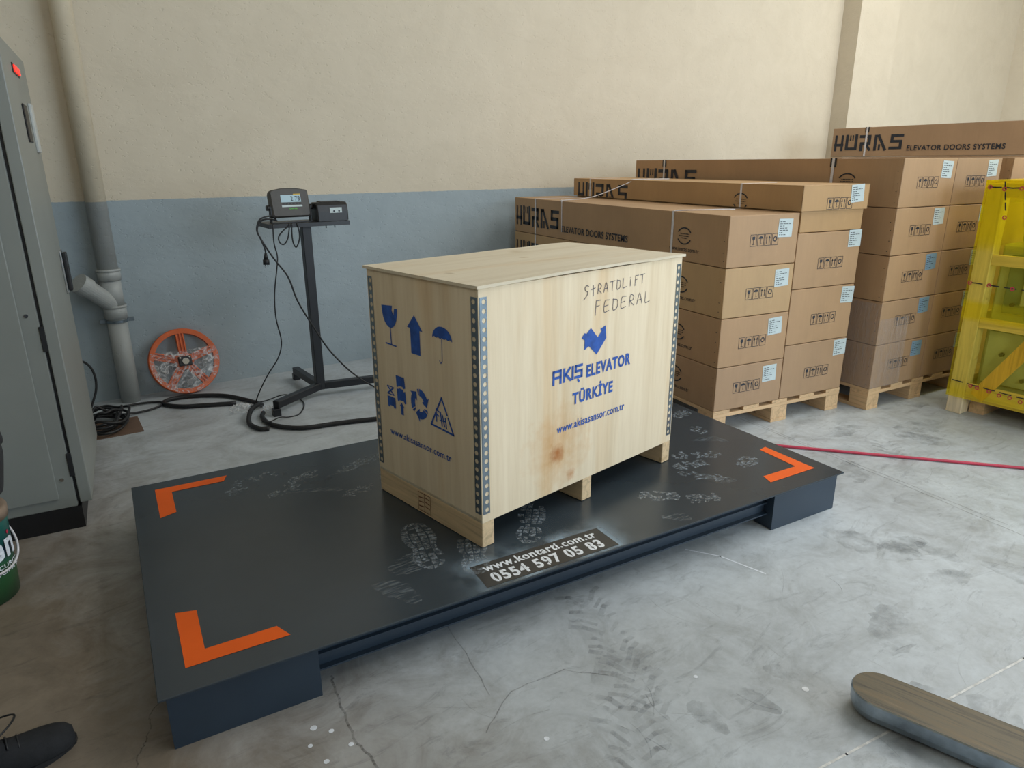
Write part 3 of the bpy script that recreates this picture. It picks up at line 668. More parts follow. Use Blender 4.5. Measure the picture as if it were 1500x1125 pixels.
def carton(label, root_loc, rz, off, W, H, Ln, mat=0, blue=False, logo=True, strap=True, sym=(.165, .10), stick=(.375, None), prints=True, seed=0, protector=False, ysh=0, dz=0):
    s, z = off; ca, sa = cos(rz), sin(rz)
    loc = (root_loc[0]+s*ca-ysh*sa, root_loc[1]+s*sa+ysh*ca, z)
    c = thing('long_carton', label, 'carton', loc, rz, 'long cartons stacked on pallets')
    from_bm('carton_body', carton_body(W, Ln, H, seed), CARD[mat], c)
    # glued corner flap with staples, and the seam of the end flap
    if prints:
        box('corner_flap', (-.0016, .012, .004), (.0004, .050, H-.004), CARD[mat], c)
        F = Flat()
        for k in range(int(H/.06)):
            a_, b_ = .022+random.uniform(-.006, .006), .03+k*.06+random.uniform(-.008, .008); F.quad(a_, b_, a_+.008, b_+.004)
        decal('staples', F, sidem(-.0024), BLACKM, c)
        o = link('handling_symbols', shared(('sym',), lambda: fitted(SY, 0, 0, .217, .068).mesh('handling_symbols', front(-.0012))), INK, c); o.location = (sym[0]*W/.539, 0, sym[1])
        sx = stick[0]*W/.539; sz = stick[1] if stick[1] is not None else H-.135
        lb = link('label', shared(('lab',), lambda: Flat().quad(0, 0, .112, .105).mesh('label', front(-.0014))), None, c)
        if blue:
            lb.data = lb.data.copy()
        lb.data.materials.clear(); lb.data.materials.append(PAPER_B if blue else PAPER)
        lb.location = (sx, 0, sz); lb.rotation_euler = (0, random.uniform(-.07, .05), 0)
        link('printed_rows', shared(('rows',), lambda: RW.mesh('printed_rows', front(-.0018))), INK, lb)
    if logo:
        k = ('logo', round(Ln, 2)); o = link('logo_lettering', shared(k, lambda: onside(LG, Ln-.03, .055, .76, .173).mesh('logo_lettering', sidem(-.0022))), INK, c)
        link('slogan_lettering', shared(('eds', round(Ln, 2)), lambda: onside(EDS, Ln-.835, .055, .90, .050).mesh('slogan_lettering', sidem(-.0022))), INK, c)
        link('round_emblem', shared(('em',), lambda: onside(EM, .44, .10, .125, .104).mesh('round_emblem', sidem(-.0026))), INK, c)
        link('web_address', shared(('ww',), lambda: onside(WWW, .515, .060, .28, .026).mesh('web_address', sidem(-.0026))), INK, c)
    if strap:
        for y in (Ln-.39, .495):
            bm = bmesh.new(); e = .0032; h_ = .0095
            add_box(bm, (-e, y-h_, .004), (-e+.0012, y+h_, H+.0012)); add_box(bm, (-e, y-h_, H-.0004), (W+e, y+h_, H+.0008)); from_bm('strap', bm, STRAP, c)
            if protector:
                bm = bmesh.new(); add_box(bm, (-.0030, y-.022, H-.055), (0, y+.022, H+.0008)); add_box(bm, (0, y-.022, H-.0008), (.05, y+.022, H+.0006)); from_bm('edge_protector', bm, BLACKP, c)
    return c
def pallet(label, loc, rz, W, Ln, xs):
    p = thing('pallet', label, 'pallet', loc, rz, 'wooden pallets under the cartons')
    n = 5; bw = .13
    for i in range(n):
        x = (W-bw)*i/(n-1); box('deck_board', (x, 0, .126), (x+bw, Ln, .1478), PINE_Y, p, .0015)
    for y in (0, Ln/2-.07, Ln-.14): box('cross_board', (0, y, .104), (W, y+.14, .1258), PINE_X, p, .0015)
    for x0, x1 in xs:
        for y in (0, Ln/2-.07, Ln-.14): box('block', (x0, y+.002, .0222), (x1, y+.138, .1038), PINE_Y, p, .002)
        box('bottom_board', (x0, 0, 0), (x1, Ln, .022), PINE_Y, p, .0015)
    return p
aA, oA = math.radians(-7.606), (3.2259, 2.6384); aB, oB = math.radians(-4.9), (4.4285, 2.3576)
pallet('wooden pallet under the nearest carton stack beside the steel platform', (*oA, 0), aA, 1.095, 2.66, ((0, .105), (.485, .62), (.975, 1.095)))
pallet('wooden pallet under the five-high stack left of the yellow crate', (*oB, 0), aB, 1.065, 2.56, ((0, .12), (.465, .60), (.945, 1.065)))
lvl = {4: ('bottom', 'third', 'second', 'top'), 5: ('bottom', 'fourth', 'third', 'second', 'top')}
zA = (.148, .4235, .7226, 1.018, 1.3131); mats = (2, 0, 1, 0)
LA = ('bottom carton of the left column in the stack nearest the platform', 'third carton from the top in the left column nearest the platform', 'paler second carton from the top in the left column nearest the platform', 'top carton with full dark logo on the column just behind the plywood crate')
for k in range(4):
    carton(LA[k], oA, aA, (0, zA[k]), .535, zA[k+1]-zA[k]-.001, 2.70, mats[k], seed=k, sym=((.139, .10), (.150, .105), (.169, .10), (.165, .115))[k], stick=((.375, None), (.38, None), (.392, None), (.374, None))[k], ysh=(0, .0, .0, .0)[k])
zA2 = (.148, .4994, .8511, 1.1909)
LB = ('bottom tall carton of the right column on the nearest pallet', 'second tall carton from the floor in the right column on the nearest pallet', 'tall carton under the slim lidded carton on the nearest pallet')
for k in range(3):
    carton(LB[k], oA, aA, (.541, zA2[k]), .55, zA2[k+1]-zA2[k]-.001, 2.68, (2, 0, 0)[k], seed=10+k, sym=(.19, .115), stick=(.43, .235), strap=False, logo=False)
# slim carton with a lifted, skewed lid
c = thing('long_carton', 'slim orange-tan carton with a skewed overhanging lid on the nearest pallet', 'carton', (oA[0]+.541*cos(aA), oA[1]+.541*sin(aA), 1.1909), aA, 'long cartons stacked on pallets')
from_bm('carton_tray', carton_body(.53, 2.55, .255, 21), CARD[3], c).location = (.012, .004, 0)
ld = thing('x', None, None); D.objects.remove(ld)
LZ0, LZ1 = .128, .275; lx0, lx1, ly0, ly1 = -.012, .552, -.012, 2.57
bm = bmesh.new(); add_box(bm, (lx0, ly0, LZ1-.005), (lx1, ly1, LZ1), .001)
for a, b in (((lx0, ly0, LZ0), (lx0+.005, ly1, LZ1-.005)), ((lx1-.005, ly0, LZ0), (lx1, ly1, LZ1-.005)), ((lx0, ly0, LZ0), (lx1, ly0+.005, LZ1-.005)), ((lx0, ly1-.005, LZ0), (lx1, ly1, LZ1-.005))): add_box(bm, a, b)
lid = from_bm('carton_lid', bm, CARD[3], c)
F = fitted(SY, 0, 0, .217, .068); o = decal('handling_symbols', F, front(ly0-.0012), INK, c); o.location = (.195, 0, LZ0+.004)
lb = link('label', Flat().quad(0, 0, .112, .105).mesh('label', front(ly0-.0018)), PAPER, c); lb.location = (.395, 0, LZ0+.038); lb.rotation_euler = (0, -.06, 0)
link('printed_rows', RW.mesh('printed_rows', front(ly0-.0024)), INK, lb)
link('logo_lettering', onside(LG, 2.50, LZ0-.055, .76, .173).above(LZ0+.002).mesh('logo_lettering', sidem(lx0-.001)), INK, c)
link('round_emblem', onside(EM, .55, LZ0-.015, .125, .104).above(LZ0+.002).mesh('round_emblem', sidem(lx0-.001)), INK, c)
for y in (2.30, .49): box('strap', (lx0-.0015, y-.0075, LZ0), (lx0+.3, y+.0075, LZ1+.0015), STRAP, c)
sg = tube('strap_string', [(-.546, 1.86, 1.018+.055-1.1909), (-.546, 1.865, 1.300-1.1909), (-.543, 1.868, .124), (-.530, 1.87, .1265), (-.30, 1.80, .150), (-.014, 1.70, .262), (0, 1.69, .279), (.3, 1.62, .280)], .0032, STRAP, None, 4, 6)
def unhook(o, label):
    o.location = c.location; o.rotation_euler = c.rotation_euler; tag(o, label, 'strapping')
unhook(sg, 'slack pale strapping running from the lidded carton down over the logo carton')
sg2 = tube('strap_string', [(-.52, .50, .1245), (-.36, .40, .127), (-.2, .33, .1275)], .0030, STRAP, None, 4, 6)
unhook(sg2, 'short loose strapping end lying on top of the logo carton')
# five-high stack
zB = (.148, .4461, .7345, 1.0275, 1.3208, 1.6184)
nm = ('bottom', 'fourth', 'third', 'second', 'topmost')
for k in range(5):
    carton('%s carton down the corner column of the five-high stack' % nm[k], oB, aB, (0, zB[k]), .548, zB[k+1]-zB[k]-.001, 2.57, (2, 2, 0, 0, 0)[k], blue=k < 3, seed=30+k, sym=(.155, .115), stick=(.385, .175), strap=(k == 4), protector=True, logo=(k == 4))
    carton('%s carton down the column between the corner column and the yellow crate' % nm[k], oB, aB, (.552, zB[k]), .513, zB[k+1]-zB[k]-.001, 2.57, (2, 0, 2, 0, 2)[k], seed=40+k, sym=(.13, .115), stick=(.375, .175) if k in (3, 4) else (.36, .175), strap=False, logo=False)
fw = thing('stretch_film', 'clear wrinkled stretch film round the lower corner of the five-high stack', 'film', (*oB, 0), aB)
box('film_side', (-.0065, -.004, .15), (-.0055, .75, .72), WRAP, fw); box('film_front', (-.006, -.0075, .15), (.30, -.0065, .62), WRAP, fw)
# third stack behind the yellow crate and the highest one near the wall
pallet('wooden pallet half hidden behind the yellow wrapped crate', (oB[0]+1.215*cos(aB), oB[1]+1.215*sin(aB), 0), aB, 1.0, 2.56, ((0, .12), (.44, .56), (.88, 1.0)))
for k in range(5):
    carton('%s carton down the column behind the yellow crate at the right' % nm[k], oB, aB, (1.215, zB[k]), .50, zB[k+1]-zB[k]-.001, 2.57, 0, seed=50+k, sym=(.3, .115), strap=False, logo=False, prints=k > 2)
oC, aC = (7.5, 2.13), 0.0
pallet('wooden pallet under the tallest stack at the back beside the pilaster', (*oC, 0), aC, 1.0, 2.68, ((0, .12), (.44, .56), (.88, 1.0)))
nm6 = ('bottom', 'fifth', 'fourth', 'third', 'second', 'topmost')
for k in range(6):
    carton('%s carton down the tallest stack by the wall pilaster' % nm6[k], oC, aC, (0, .148+k*.299), .54, .298, 2.70, 2, seed=60+k, logo=k > 3, strap=k == 5, protector=True, prints=k > 4)

# ------------------------------------------------------------------ yellow wrapped crate
yc = thing('machine_crate', 'open timber crate with machinery wrapped in yellow film at the right edge', 'crate', (4.868, .92, 0), 0)
YW, YL, YH = 1.0, 1.14, 1.485; pw = .095
for x in (0, YW-pw):
    for y in (0, YL-pw):
        box('post', (x, y, 0), (x+pw, y+pw, YH-.02), mat_pine('cream_pine', 'z', (.74, .62, .42)) if (x, y) == (0, 0) else D.materials['cream_pine'], yc, .003)
CP = D.materials['cream_pine']; CPY = mat_pine('cream_pine_y', 'y', (.74, .58, .34))
for x in (0, YW-.03):
    for z, h in ((1.385, .085), (.98, .065), (.585, .065), (.125, .09)): box('rail', (x+.004, pw+.001, z), (x+.03, YL-pw-.001, z+h), CPY, yc, .002)
for y in (.004, YL-.03):
    for z, h in ((1.385, .085), (.585, .065), (.125, .09)): box('rail', (pw+.001, y, z), (YW-pw-.001, y+.026, z+h), PINE_X, yc, .002)
bm = bmesh.new(); th = math.atan2(.62, -.52)  # brace rising towards the camera
p0, p1 = Vector((-.012, YL-.17, .14)), Vector((-.012, YL-.62, .90)); d = (p1-p0).normalized(); n = Vector((0, -d.z, d.y))*.042
for q in (0, .022):
    pass
vs = [p0+n, p0-n, p1-n, p1+n]; A_ = [bm.verts.new(v) for v in vs]; B2 = [bm.verts.new(v+Vector((.014, 0, 0))) for v in vs]
bm.faces.new(A_); bm.faces.new(B2[::-1])
for i in range(4): bm.faces.new((A_[i], A_[(i+1) % 4], B2[(i+1) % 4], B2[i]))
from_bm('diagonal_brace', bm, mat_pine('amber_pine', 'z', (.70, .42, .13)), yc)
box('base_board', (.031, .031, .100), (YW-.031, YL-.031, .124), PINE_Y, yc)
for y in (.10, YL-.19): box('skid', (.10, y, 0), (YW-.1, y+.09, .0995), PINE_X, yc)
bm = bmesh.new(); f0, f1 = -.020, .006
for a, b in (((f0, -f1, .115), (f0+.001, YL+f1, YH)), ((YW+f1, -f1, .115), (YW+f1+.001, YL+f1, YH)), ((f0, -f1-.001, .115), (YW+f1, -f1, YH)), ((f0, YL+f1, .115), (YW+f1, YL+f1+.001, YH)), ((f0, -f1, YH), (YW+f1, YL+f1, YH+.001))): add_box(bm, a, b)
o = from_bm('film_wrap', bm, YFILM, yc)
pr_ = Flat()
def printtape(p, q, n):
    p, q = Vector(p), Vector(q)
    for i in range(n):
        a = p+(q-p)*(i+.1)/n; b = p+(q-p)*(i+.75)/n; pr_.line([a, (a+b)/2+Vector((0, random.uniform(-.004, .004))), b], .007)
printtape((YL-.01, 1.445), (0, 1.43), 12); printtape((YL-.095, 1.482), (YL-.13, 1.30), 3); printtape((YL-.01, .865), (0, .83), 12); printtape((YL-.01, .225), (0, .17), 12)
decal('tape_print', pr_, sidem(f0-.0012), INK, yc)['kind'] = 'stuff'
rr = Flat()
for a, z in ((YL-.02, 1.445), (YL-.10, 1.435), (YL-.19, 1.44), (YL-.13, 1.27), (YL-.01, .863), (YL-.12, .86), (YL-.25, .855), (YL-.13, .21), (YL-.17, .205), (YL-.24, .20), (YL-.30, .19), (YL-.36, .19), (YL-.42, .18)): rr.arc((a, z), .010, 0, 360, .006, 8)
decal('red_print', rr, sidem(f0-.0014), REDHOSE, yc)
mg = thing('elevator_machine', 'pale green machinery seen through the yellow film of the timber crate', 'machine', (4.96, 1.09, .124), 0)
box('cover_plate', (0, .62, .56), (.028, .80, .92), MACHD, mg, .004); box('body', (.03, .02, .012), (.70, .87, .98), MACH, mg, .012); box('front_panel', (.0, .52, .10), (.028, .84, .44), MACH, mg, .004); box('top_cover', (.08, .06, .982), (.62, .80, 1.15), MACH, mg, .02)
box('side_plate', (-.01, .50, .45), (.028, .85, .49), MACH, mg, .004); box('panel', (-.012, .10, .06), (.028, .30, .40), MACH, mg, .003)
box('duct', (-.03, .34, .04), (.03, .50, .34), simple('white_machine_part', (.6, .62, .52), .4), mg, .006)
for y in (.2, .6, .74):
    for z in (.16, .30, .5, .62): cyl('bolt', (-.026, y, z), (.0, y, z), .013, BLACKM, mg, n=8)
bm = bmesh.new(); add_box(bm, (-.02, .62, .62), (.0, .70, .99), .004, 1, Matrix.Rotation(0, 4, 'X')); add_cyl(bm, (-.03, .45, .78), (.02, .45, .78), .09, n=20); from_bm('bracket', bm, MACH, mg)

# ------------------------------------------------------------------ indicator stand
SB = Vector((1.505, 4.758, 0))
st = thing('indicator_stand', 'black square-tube stand on three splayed feet against the blue wall', 'stand', SB, 0)
hh = .03; PT = 1.236
def sqtube(name, p, q, wd, ht, parent=st, mat=BLACKM):
    p, q = Vector(p), Vector(q); d = (q-p); Ln = d.length; rz = math.atan2(d.y, d.x)
    Mx = Matrix.Translation(p) @ Matrix.Rotation(rz, 4, 'Z'); return box(name, (0, -wd/2, 0), (Ln, wd/2, ht), mat, parent, .003, 1, Mx)
box('pole', (-hh, -hh, .052), (hh, hh, PT-.012), BLACKM, st, .003)
ends = [(-.385, -.245), (-.02, .50), (.55, -.10)]
ft = []
for ex, ey in ends:
    d = Vector((ex, ey, 0)).normalized(); sqtube('leg', (0, 0, .052) if ft == [] else Vector((0, 0, .052))+d*.031, (ex, ey, .052), .05, .05)
    box('leg_foot', (ex-.025, ey-.025, 0), (ex+.025, ey+.025, .051), BLACKM, st, .003); ft.append(1)
PX0, PX1, PY0, PY1 = -.275, .265, -.135, .13
bm = bmesh.new(); add_box(bm, (PX0, PY0, PT-.010), (PX1, PY1, PT), .002); add_box(bm, (PX0, PY0, PT-.028), (PX1, PY0+.004, PT-.008)); add_box(bm, (PX0, PY0, PT-.028), (PX0+.004, PY1, PT-.008)); add_box(bm, (PX1-.004, PY0, PT-.028), (PX1, PY1, PT-.008))
from_bm('shelf_plate', bm, BLACKM, st)
for y in (-.10, -.06): cyl('bolt', (.11 if y < -.08 else .17, -.10, PT-.045), (.11 if y < -.08 else .17, -.10, PT-.02), .004, BLACKM, st, n=8)
# weighing indicator
ind = thing('weighing_indicator', 'grey weighing indicator with a pale digital display on the stand shelf', 'scale display', (1.398, 4.70, PT+.001), math.radians(4))
til = Matrix.Translation((0, 0, .030)) @ Matrix.Rotation(math.radians(-12), 4, 'X')
IW, IH = .128, .172
bm = bmesh.new(); prof = []
def rrect(W, H, bow, n=5, r=.018):
    pts = []
    for cx, cz, a0 in ((W-r, H-r, 0), (-W+r, H-r, 90), (-W+r, r, 180), (W-r, r, 270)):
        for i in range(n+1): a = math.radians(a0+90*i/n); pts.append((cx+r*cos(a), cz+r*sin(a)))
        if a0 == 0: pts += [(W*.4, H+bow), (-W*.4, H+bow)]
    return pts
ring = [[bm.verts.new(til @ Vector((x*s+.0, y, (z-.086)*s+.086))) for x, z in rrect(IW, IH, .010)] for y, s in ((-.038, .93), (-.030, 1.0), (.0, 1.0), (.040, .93), (.052, .80))]
for a, b in zip(ring, ring[1:]):
    for i in range(len(a)): bm.faces.new((a[i], a[(i+1) % len(a)], b[(i+1) % len(a)], b[i]))
bm.faces.new(ring[0]); bm.faces.new(ring[-1][::-1]); from_bm('housing', bm, GREYP, ind)
ft_ = lambda y: (lambda a, b: tuple(til @ Vector((a, y, b))))
decal('display_screen', Flat().quad(-.060, .092, .072, .138), ft_(-.0392), LCD, ind)
decal('display_digits', text('2 78', .01).fit(.004, .100, .066, .130), ft_(-.0400), INK, ind)
decal('yellow_strip', Flat().quad(.025, .139, .072, .144), ft_(-.0392), simple('yellow_print', (.7, .45, .03), .5), ind)
decal('white_strip', Flat().quad(-.060, .062, .076, .073), ft_(-.0392), PAPER, ind)
k_ = Flat()
for i in range(6): k_.quad(-.055+.022*i, .078, -.040+.022*i, .087)
decal('keypad', k_, ft_(-.0392), BLACKP, ind)
decal('green_lettering', text('KANTAR', .02).fit(-.012, .046, .040, .056), ft_(-.0392), simple('green_print', (.12, .55, .06), .5), ind)
bm = bmesh.new()
for s in (-1, 1): add_box(bm, (s*(IW+.004)-.003, -.02, .0), (s*(IW+.004)+.003, .02, .105), .001)
add_box(bm, (-IW-.007, -.02, 0), (IW+.007, .02, .004)); from_bm('mounting_bracket', bm, BLACKM, ind)
for s in (-1, 1): cyl('side_knob', (s*(IW+.006), 0, .095), (s*(IW+.026), 0, .095), .017, BLACKP, ind, n=12)
# printer
pn = thing('label_printer', 'small black slip printer with a white sticker at the shelf end', 'printer', (1.662, 4.70, PT+.001), math.radians(2))
bm = bmesh.new(); pr2 = [(-.060, 0), (.065, 0), (.065, .100), (.045, .118), (-.030, .118), (-.052, .100), (-.060, .060)]
va = [[bm.verts.new((x, y*1.0, z*1.02)) for y, z in pr2] for x in (-.107, -.100, .100, .107)]
for r_ in (0, 3):
    for v in va[r_]: v.co.y *= .93; v.co.z = .004+v.co.z*.95
for a, b in zip(va, va[1:]):
    for i in range(len(a)): bm.faces.new((a[i], a[(i+1) % len(a)], b[(i+1) % len(a)], b[i]))
bm.faces.new(va[0]); bm.faces.new(va[-1][::-1]); from_bm('housing', bm, BLACKP, pn)
box('lid', (-.07, -.022, .1205), (.07, .045, .126), GREYP, pn, .002); box('paper_slot', (-.05, -.016, .1262), (.05, -.006, .1275), RUBBER, pn)
decal('sticker', Flat().quad(-.022, .052, .062, .086), front(-.0618), PAPER, pn)
decal('button', Flat().disc((.007, .063), .0065).disc((.042, .063), .0065), front(-.0624), INK, pn)
# cables
def cable(name, label, pts, r, mat=RUBBER, cat='cable'):
    o = tube(name, pts, r, mat, None, 6, 8); return tag(o, label, cat)
c1 = [(1.641, 4.035), (1.391, 4.106), (1.191, 4.146), (1.082, 4.241), (1.024, 4.359), (1.022, 4.50), (1.05, 4.58)]
cable('conduit', 'thick black conduit curving out from behind the crate', [(2.2, 3.85, .016)]+[(x, y, .016) for x, y in c1], .015, cat='conduit')
c2 = [(.945, 4.89, 0), (.746, 4.971, 0), (.627, 5.025, 0), (.544, 5.12, 0), (.535, 5.20, 0), (.60, 5.245, 0), (.72, 5.23, .0), (.84, 5.17, 0), (.938, 5.08, 0), (1.03, 4.905, 0), (1.085, 4.76, .0), (1.04, 4.66, .035), (.967, 4.563, .033), (.922, 4.429, 0), (.95, 4.293, 0), (1.00, 4.26, .0)]
cable('conduit', 'looped black conduit lying in front of the orange wheel', [(x, y, .016+z) for x, y, z in c2], .015, cat='conduit')
f_ = [(1.25, 4.60, 1.236), (1.245, 4.60, 1.123), (1.257, 4.6, 1.035), (1.244, 4.6, .949), (1.214, 4.6, .796), (1.206, 4.6, .638), (1.23, 4.62, .472), (1.199, 4.63, .36), (1.12, 4.64, .25), (1.06, 4.66, .14), (1.03, 4.70, .05), (1.02, 4.78, .008), (1.055, 4.84, .008), (1.144, 4.85, .008), (1.268, 4.84, .03), (1.345, 4.77, .008), (1.338, 4.618, .005), (1.252, 4.45, .005), (1.173, 4.429, .005), (1.11, 4.40, .025), (1.029, 4.33, .035), (.984, 4.345, .04)]
cable('signal_cable', 'thin black cable hanging from the left end of the shelf to the floor', f_, .0042)
h2 = [(1.30, 4.68, 1.252), (1.237, 4.60, 1.270), (1.181, 4.6, 1.262), (1.150, 4.6, 1.210), (1.166, 4.6, 1.151), (1.229, 4.59, 1.027), (1.303, 4.57, .902), (1.345, 4.55, .74), (1.429, 4.52, .553), (1.523, 4.5, .377), (1.66, 4.42, .205), (1.84, 4.3, .08), (2.1, 4.1, .006), (2.4, 3.9, .006)]
cable('signal_cable', 'black cable crossing the stand pole down towards the crate', h2, .0055)
pcord = thing('power_cord', 'short black power cord ending in a hanging plug left of the stand', 'cord', (0, 0, 0))
tube('cord', [(1.30, 4.70, 1.262), (1.24, 4.605, 1.288), (1.17, 4.59, 1.27), (1.145, 4.59, 1.21), (1.160, 4.585, 1.155), (1.180, 4.585, 1.09), (1.182, 4.585, 1.06)], .0050, RUBBER, pcord)
cyl('plug', (1.182, 4.585, 1.062), (1.180, 4.585, 1.022), .008, RUBBER, pcord, .015, 12); o = cyl('plug_face', (1.180, 4.585, 1.022), (1.178, 4.582, .990), .020, RUBBER, pcord, .020, 14)
for dx in (-.008, .008): cyl('pin', (1.178+dx, 4.582, .9905), (1.178+dx, 4.580, .974), .0024, CHROME, pcord, n=8)
cable('cable_loop', 'left teardrop loop of black cable under the stand shelf', [(1.372, 4.62, 1.232), (1.32, 4.62, 1.195), (1.284, 4.62, 1.155), (1.288, 4.62, 1.118), (1.313, 4.62, 1.106), (1.340, 4.62, 1.139), (1.356, 4.62, 1.20), (1.360, 4.62, 1.234)], .0045)
cable('cable_loop', 'right long loop of black cable under the stand shelf', [(1.376, 4.62, 1.234), (1.371, 4.62, 1.18), (1.373, 4.62, 1.115), (1.390, 4.62, 1.083), (1.412, 4.62, 1.12), (1.420, 4.62, 1.17), (1.410, 4.62, 1.234)], .0045)
def crumple(name, label, c, sx, sy, h, seed):
    r = random.Random(seed); bm = bmesh.new(); n = 12; g = {}
    for i in range(n+1):
        for j in range(n+1):
            u, v = i/n*2-1, j/n*2-1; k = max(0, 1-(u*u+v*v)*.55)
            g[i, j] = bm.verts.new((c[0]+u*sx*(1-.3*v*v)+r.uniform(-1, 1)*sx*.05, c[1]+v*sy*(1-.3*u*u), .003+h*k*r.uniform(.3, 1)))
    for i in range(n):
        for j in range(n): bm.faces.new((g[i, j], g[i+1, j], g[i+1, j+1], g[i, j+1]))
    return tag(from_bm(name, bm, CLEAR, None), label, 'plastic')
crumple('plastic_film', 'crumpled clear plastic on the floor left of the stand foot', (.96, 4.76), .09, .11, .045, 1)
crumple('plastic_film', 'crumpled clear plastic round the conduit by the stand foot', (1.10, 4.60), .06, .09, .05, 2)
# small white bits of litter
# ------------------------------------------------------------------ orange wheel leaning on the wall
wh = thing('pulley_wheel', 'orange five-spoke cast wheel leaning on the blue wall', 'wheel', (.735, 5.35, 0), math.radians(2))
R_ = .238; lean = Matrix.Translation((0, 0, .004)) @ Matrix.Rotation(math.radians(-17), 4, 'X') @ Matrix.Translation((0, 0, R_)) @ Matrix.Rotation(pi/2, 4, 'X')
def whl(name, bm, mat, smooth=False): bm.transform(lean); return from_bm(name, bm, mat, wh, smooth)
bm = bmesh.new(); add_lathe(bm, [(R_-.036, .022), (R_-.004, .026), (R_, .020), (R_, .008), (R_-.010, .003), (R_-.010, -.003), (R_, -.008), (R_, -.020), (R_-.004, -.026), (R_-.036, -.022)], 56, True); whl('rim', bm, WHEEL_O)
for k in range(5):
    a = pi/2+k*2*pi/5; bm = bmesh.new()
    add_box(bm, (.045, -.028, -.008), (R_-.030, .028, .006), .002)
    for s in (-1, 0, 1): add_box(bm, (.045, s*.022-.005, .006), (R_-.030, s*.022+.005, .020), .0015)
    bm.transform(Matrix.Rotation(a, 4, 'Z')); whl('spoke', bm, WHEEL_O)
bm = bmesh.new(); add_cyl(bm, (0, 0, -.02), (0, 0, .022), .062, n=28); whl('hub', bm, WHEEL_O)
bm = bmesh.new(); add_box(bm, (-.044, -.036, .0225), (.044, .034, .050), .004); whl('bearing_block', bm, BLACKM)
bm = bmesh.new(); add_cyl(bm, (0, -.004, .050), (0, -.004, .064), .023, n=20); whl('shaft_end', bm, CHROME)
for x in (-.032, .032): bm = bmesh.new(); add_cyl(bm, (x, .024, .050), (x, .024, .057), .007, n=6); whl('bolt', bm, CHROME)
for x in (-.032, .032): bm = bmesh.new(); add_cyl(bm, (x, -.027, .050), (x, -.027, .055), .006, n=6); whl('bolt', bm, BLACKM)
bm = bmesh.new(); g = {}; r = random.Random(5); n_ = 14
for i in range(n_+1):
    for j in range(n_+1):
        u = -1+2*i/n_; v = -1+1.35*j/n_; q = math.sqrt(max(0, 1-min(1, v*v)))
        g[i, j] = bm.verts.new((u*R_*.97*max(q, .25), v*R_*.97, .030+.010*r.random()))
for i in range(n_):
    for j in range(n_): bm.faces.new((g[i, j], g[i+1, j], g[i+1, j+1], g[i, j+1]))
whl('clear_wrapping', bm, CLEAR)

# ------------------------------------------------------------------ drain pipe
pp = thing('drain_pipe', 'painted vertical drain pipe with an open side branch in the wall corner', 'pipe', (0, 0, 0))
px, py = .352, 5.415
def ptube(name, z0, z1, r): bm = bmesh.new(); add_cyl(bm, (px, py, z0), (px, py, z1), r, n=32); o = from_bm(name, bm, PVC, pp); [setattr(p, 'use_smooth', len(p.vertices) == 4) for p in o.data.polygons]; return o
ptube('pipe', .0, .60, .062); ptube('socket', .60, .69, .070); ptube('socket_ring', .675, .692, .0745); ptube('pipe', .6925, .86, .064); ptube('socket', .8605, .935, .071); ptube('socket_ring', .92, .937, .075); ptube('pipe', .9375, ZC-.01, .062)
b0, b1 = Vector((px-.01, py-.01, .70)), Vector((.165, py-.12, .875))
bm = bmesh.new(); add_cyl(bm, b0, b1, .058, n=28); from_bm('branch', bm, PVC, pp, False)
d = (b1-b0).normalized(); bm = bmesh.new(); add_cyl(bm, b1-d*.07, b1+d*.003, .066, n=28); from_bm('branch_socket', bm, PVC, pp)
bm = bmesh.new(); add_cyl(bm, (px, py, .575), (px, py, .592), .069, n=28); add_box(bm, (px-.105, py+.0, .570), (px-.06, py+.01, .598), .002); add_box(bm, (px+.06, py, .570), (px+.105, py+.01, .598), .002); from_bm('pipe_clamp', bm, GALV, pp)

# ------------------------------------------------------------------ control cabinet
cb = thing('control_cabinet', 'tall grey steel control cabinet with red lamps on a black plinth', 'cabinet', (.0, 3.50, 0), math.radians(-5.3))
CWd, CHt, CD = .935, 2.085, .80
box('plinth', (-CD+.01, .006, 0), (-.046, CWd-.006, .108), PLINTH, cb)
box('body', (-CD, .004, .1085), (-.060, CWd, CHt), CAB, cb, .004)
box('door_seal', (-.0595, .012, .13), (-.0485, CWd-.012, CHt-.02), RUBBER, cb)
box('door', (-.048, 0, .125), (0, CWd, CHt), CAB, cb, .004, 2)
bm = bmesh.new(); add_box(bm, (-CD+.06, -.006, .16), (-.125, .0036, CHt-.06), .003, 2); from_bm('side_panel', bm, CAB, cb)
for z in (.25, 1.0, 1.75): cyl('screw', (-.10, .004, z), (-.10, -.001, z), .008, CHROME, cb, n=10)
for z in (.26, .84, 1.75): box('hinge', (-.066, -.002, z), (-.046, .012, z+.11), RUBBER, cb, .002)
bm = bmesh.new()
box('lamp_bezel', (.0, .33, 1.975), (.004, .57, 2.015), BLACKP, cb, .001)
for k in range(3): box('red_lamp', (.0045, .35+k*.07, 1.980), (.010, .405+k*.07, 2.010), LED, cb, .003)
box('display_window', (.0, .42, 1.70), (.008, .56, 1.86), BLACKP, cb, .003); box('display_trim', (.0, .565, 1.70), (.006, .575, 1.86), CHROME, cb)
box('instruction_card', (.0, .72, 1.66), (.012, .83, 1.88), simple('pale_card', (.5, .52, .5), .5), cb, .002)
bm = bmesh.new(); add_box(bm, (0, .80, .96), (.010, .90, 1.18), .004, 2); from_bm('handle_plate', bm, CHROME, cb)
box('handle', (.0105, .825, .97), (.030, .875, 1.17), BLACKP, cb, .006, 2)
ccol = 0
bd = tag(box('hardboard_sheet', (.06, 4.70, 0), (.345, 5.02, .006), BOARD, bev=.001, rot=Matrix.Translation((0, 0, 0))), 'brown hardboard sheet on the floor beside the grey cabinet', 'board')
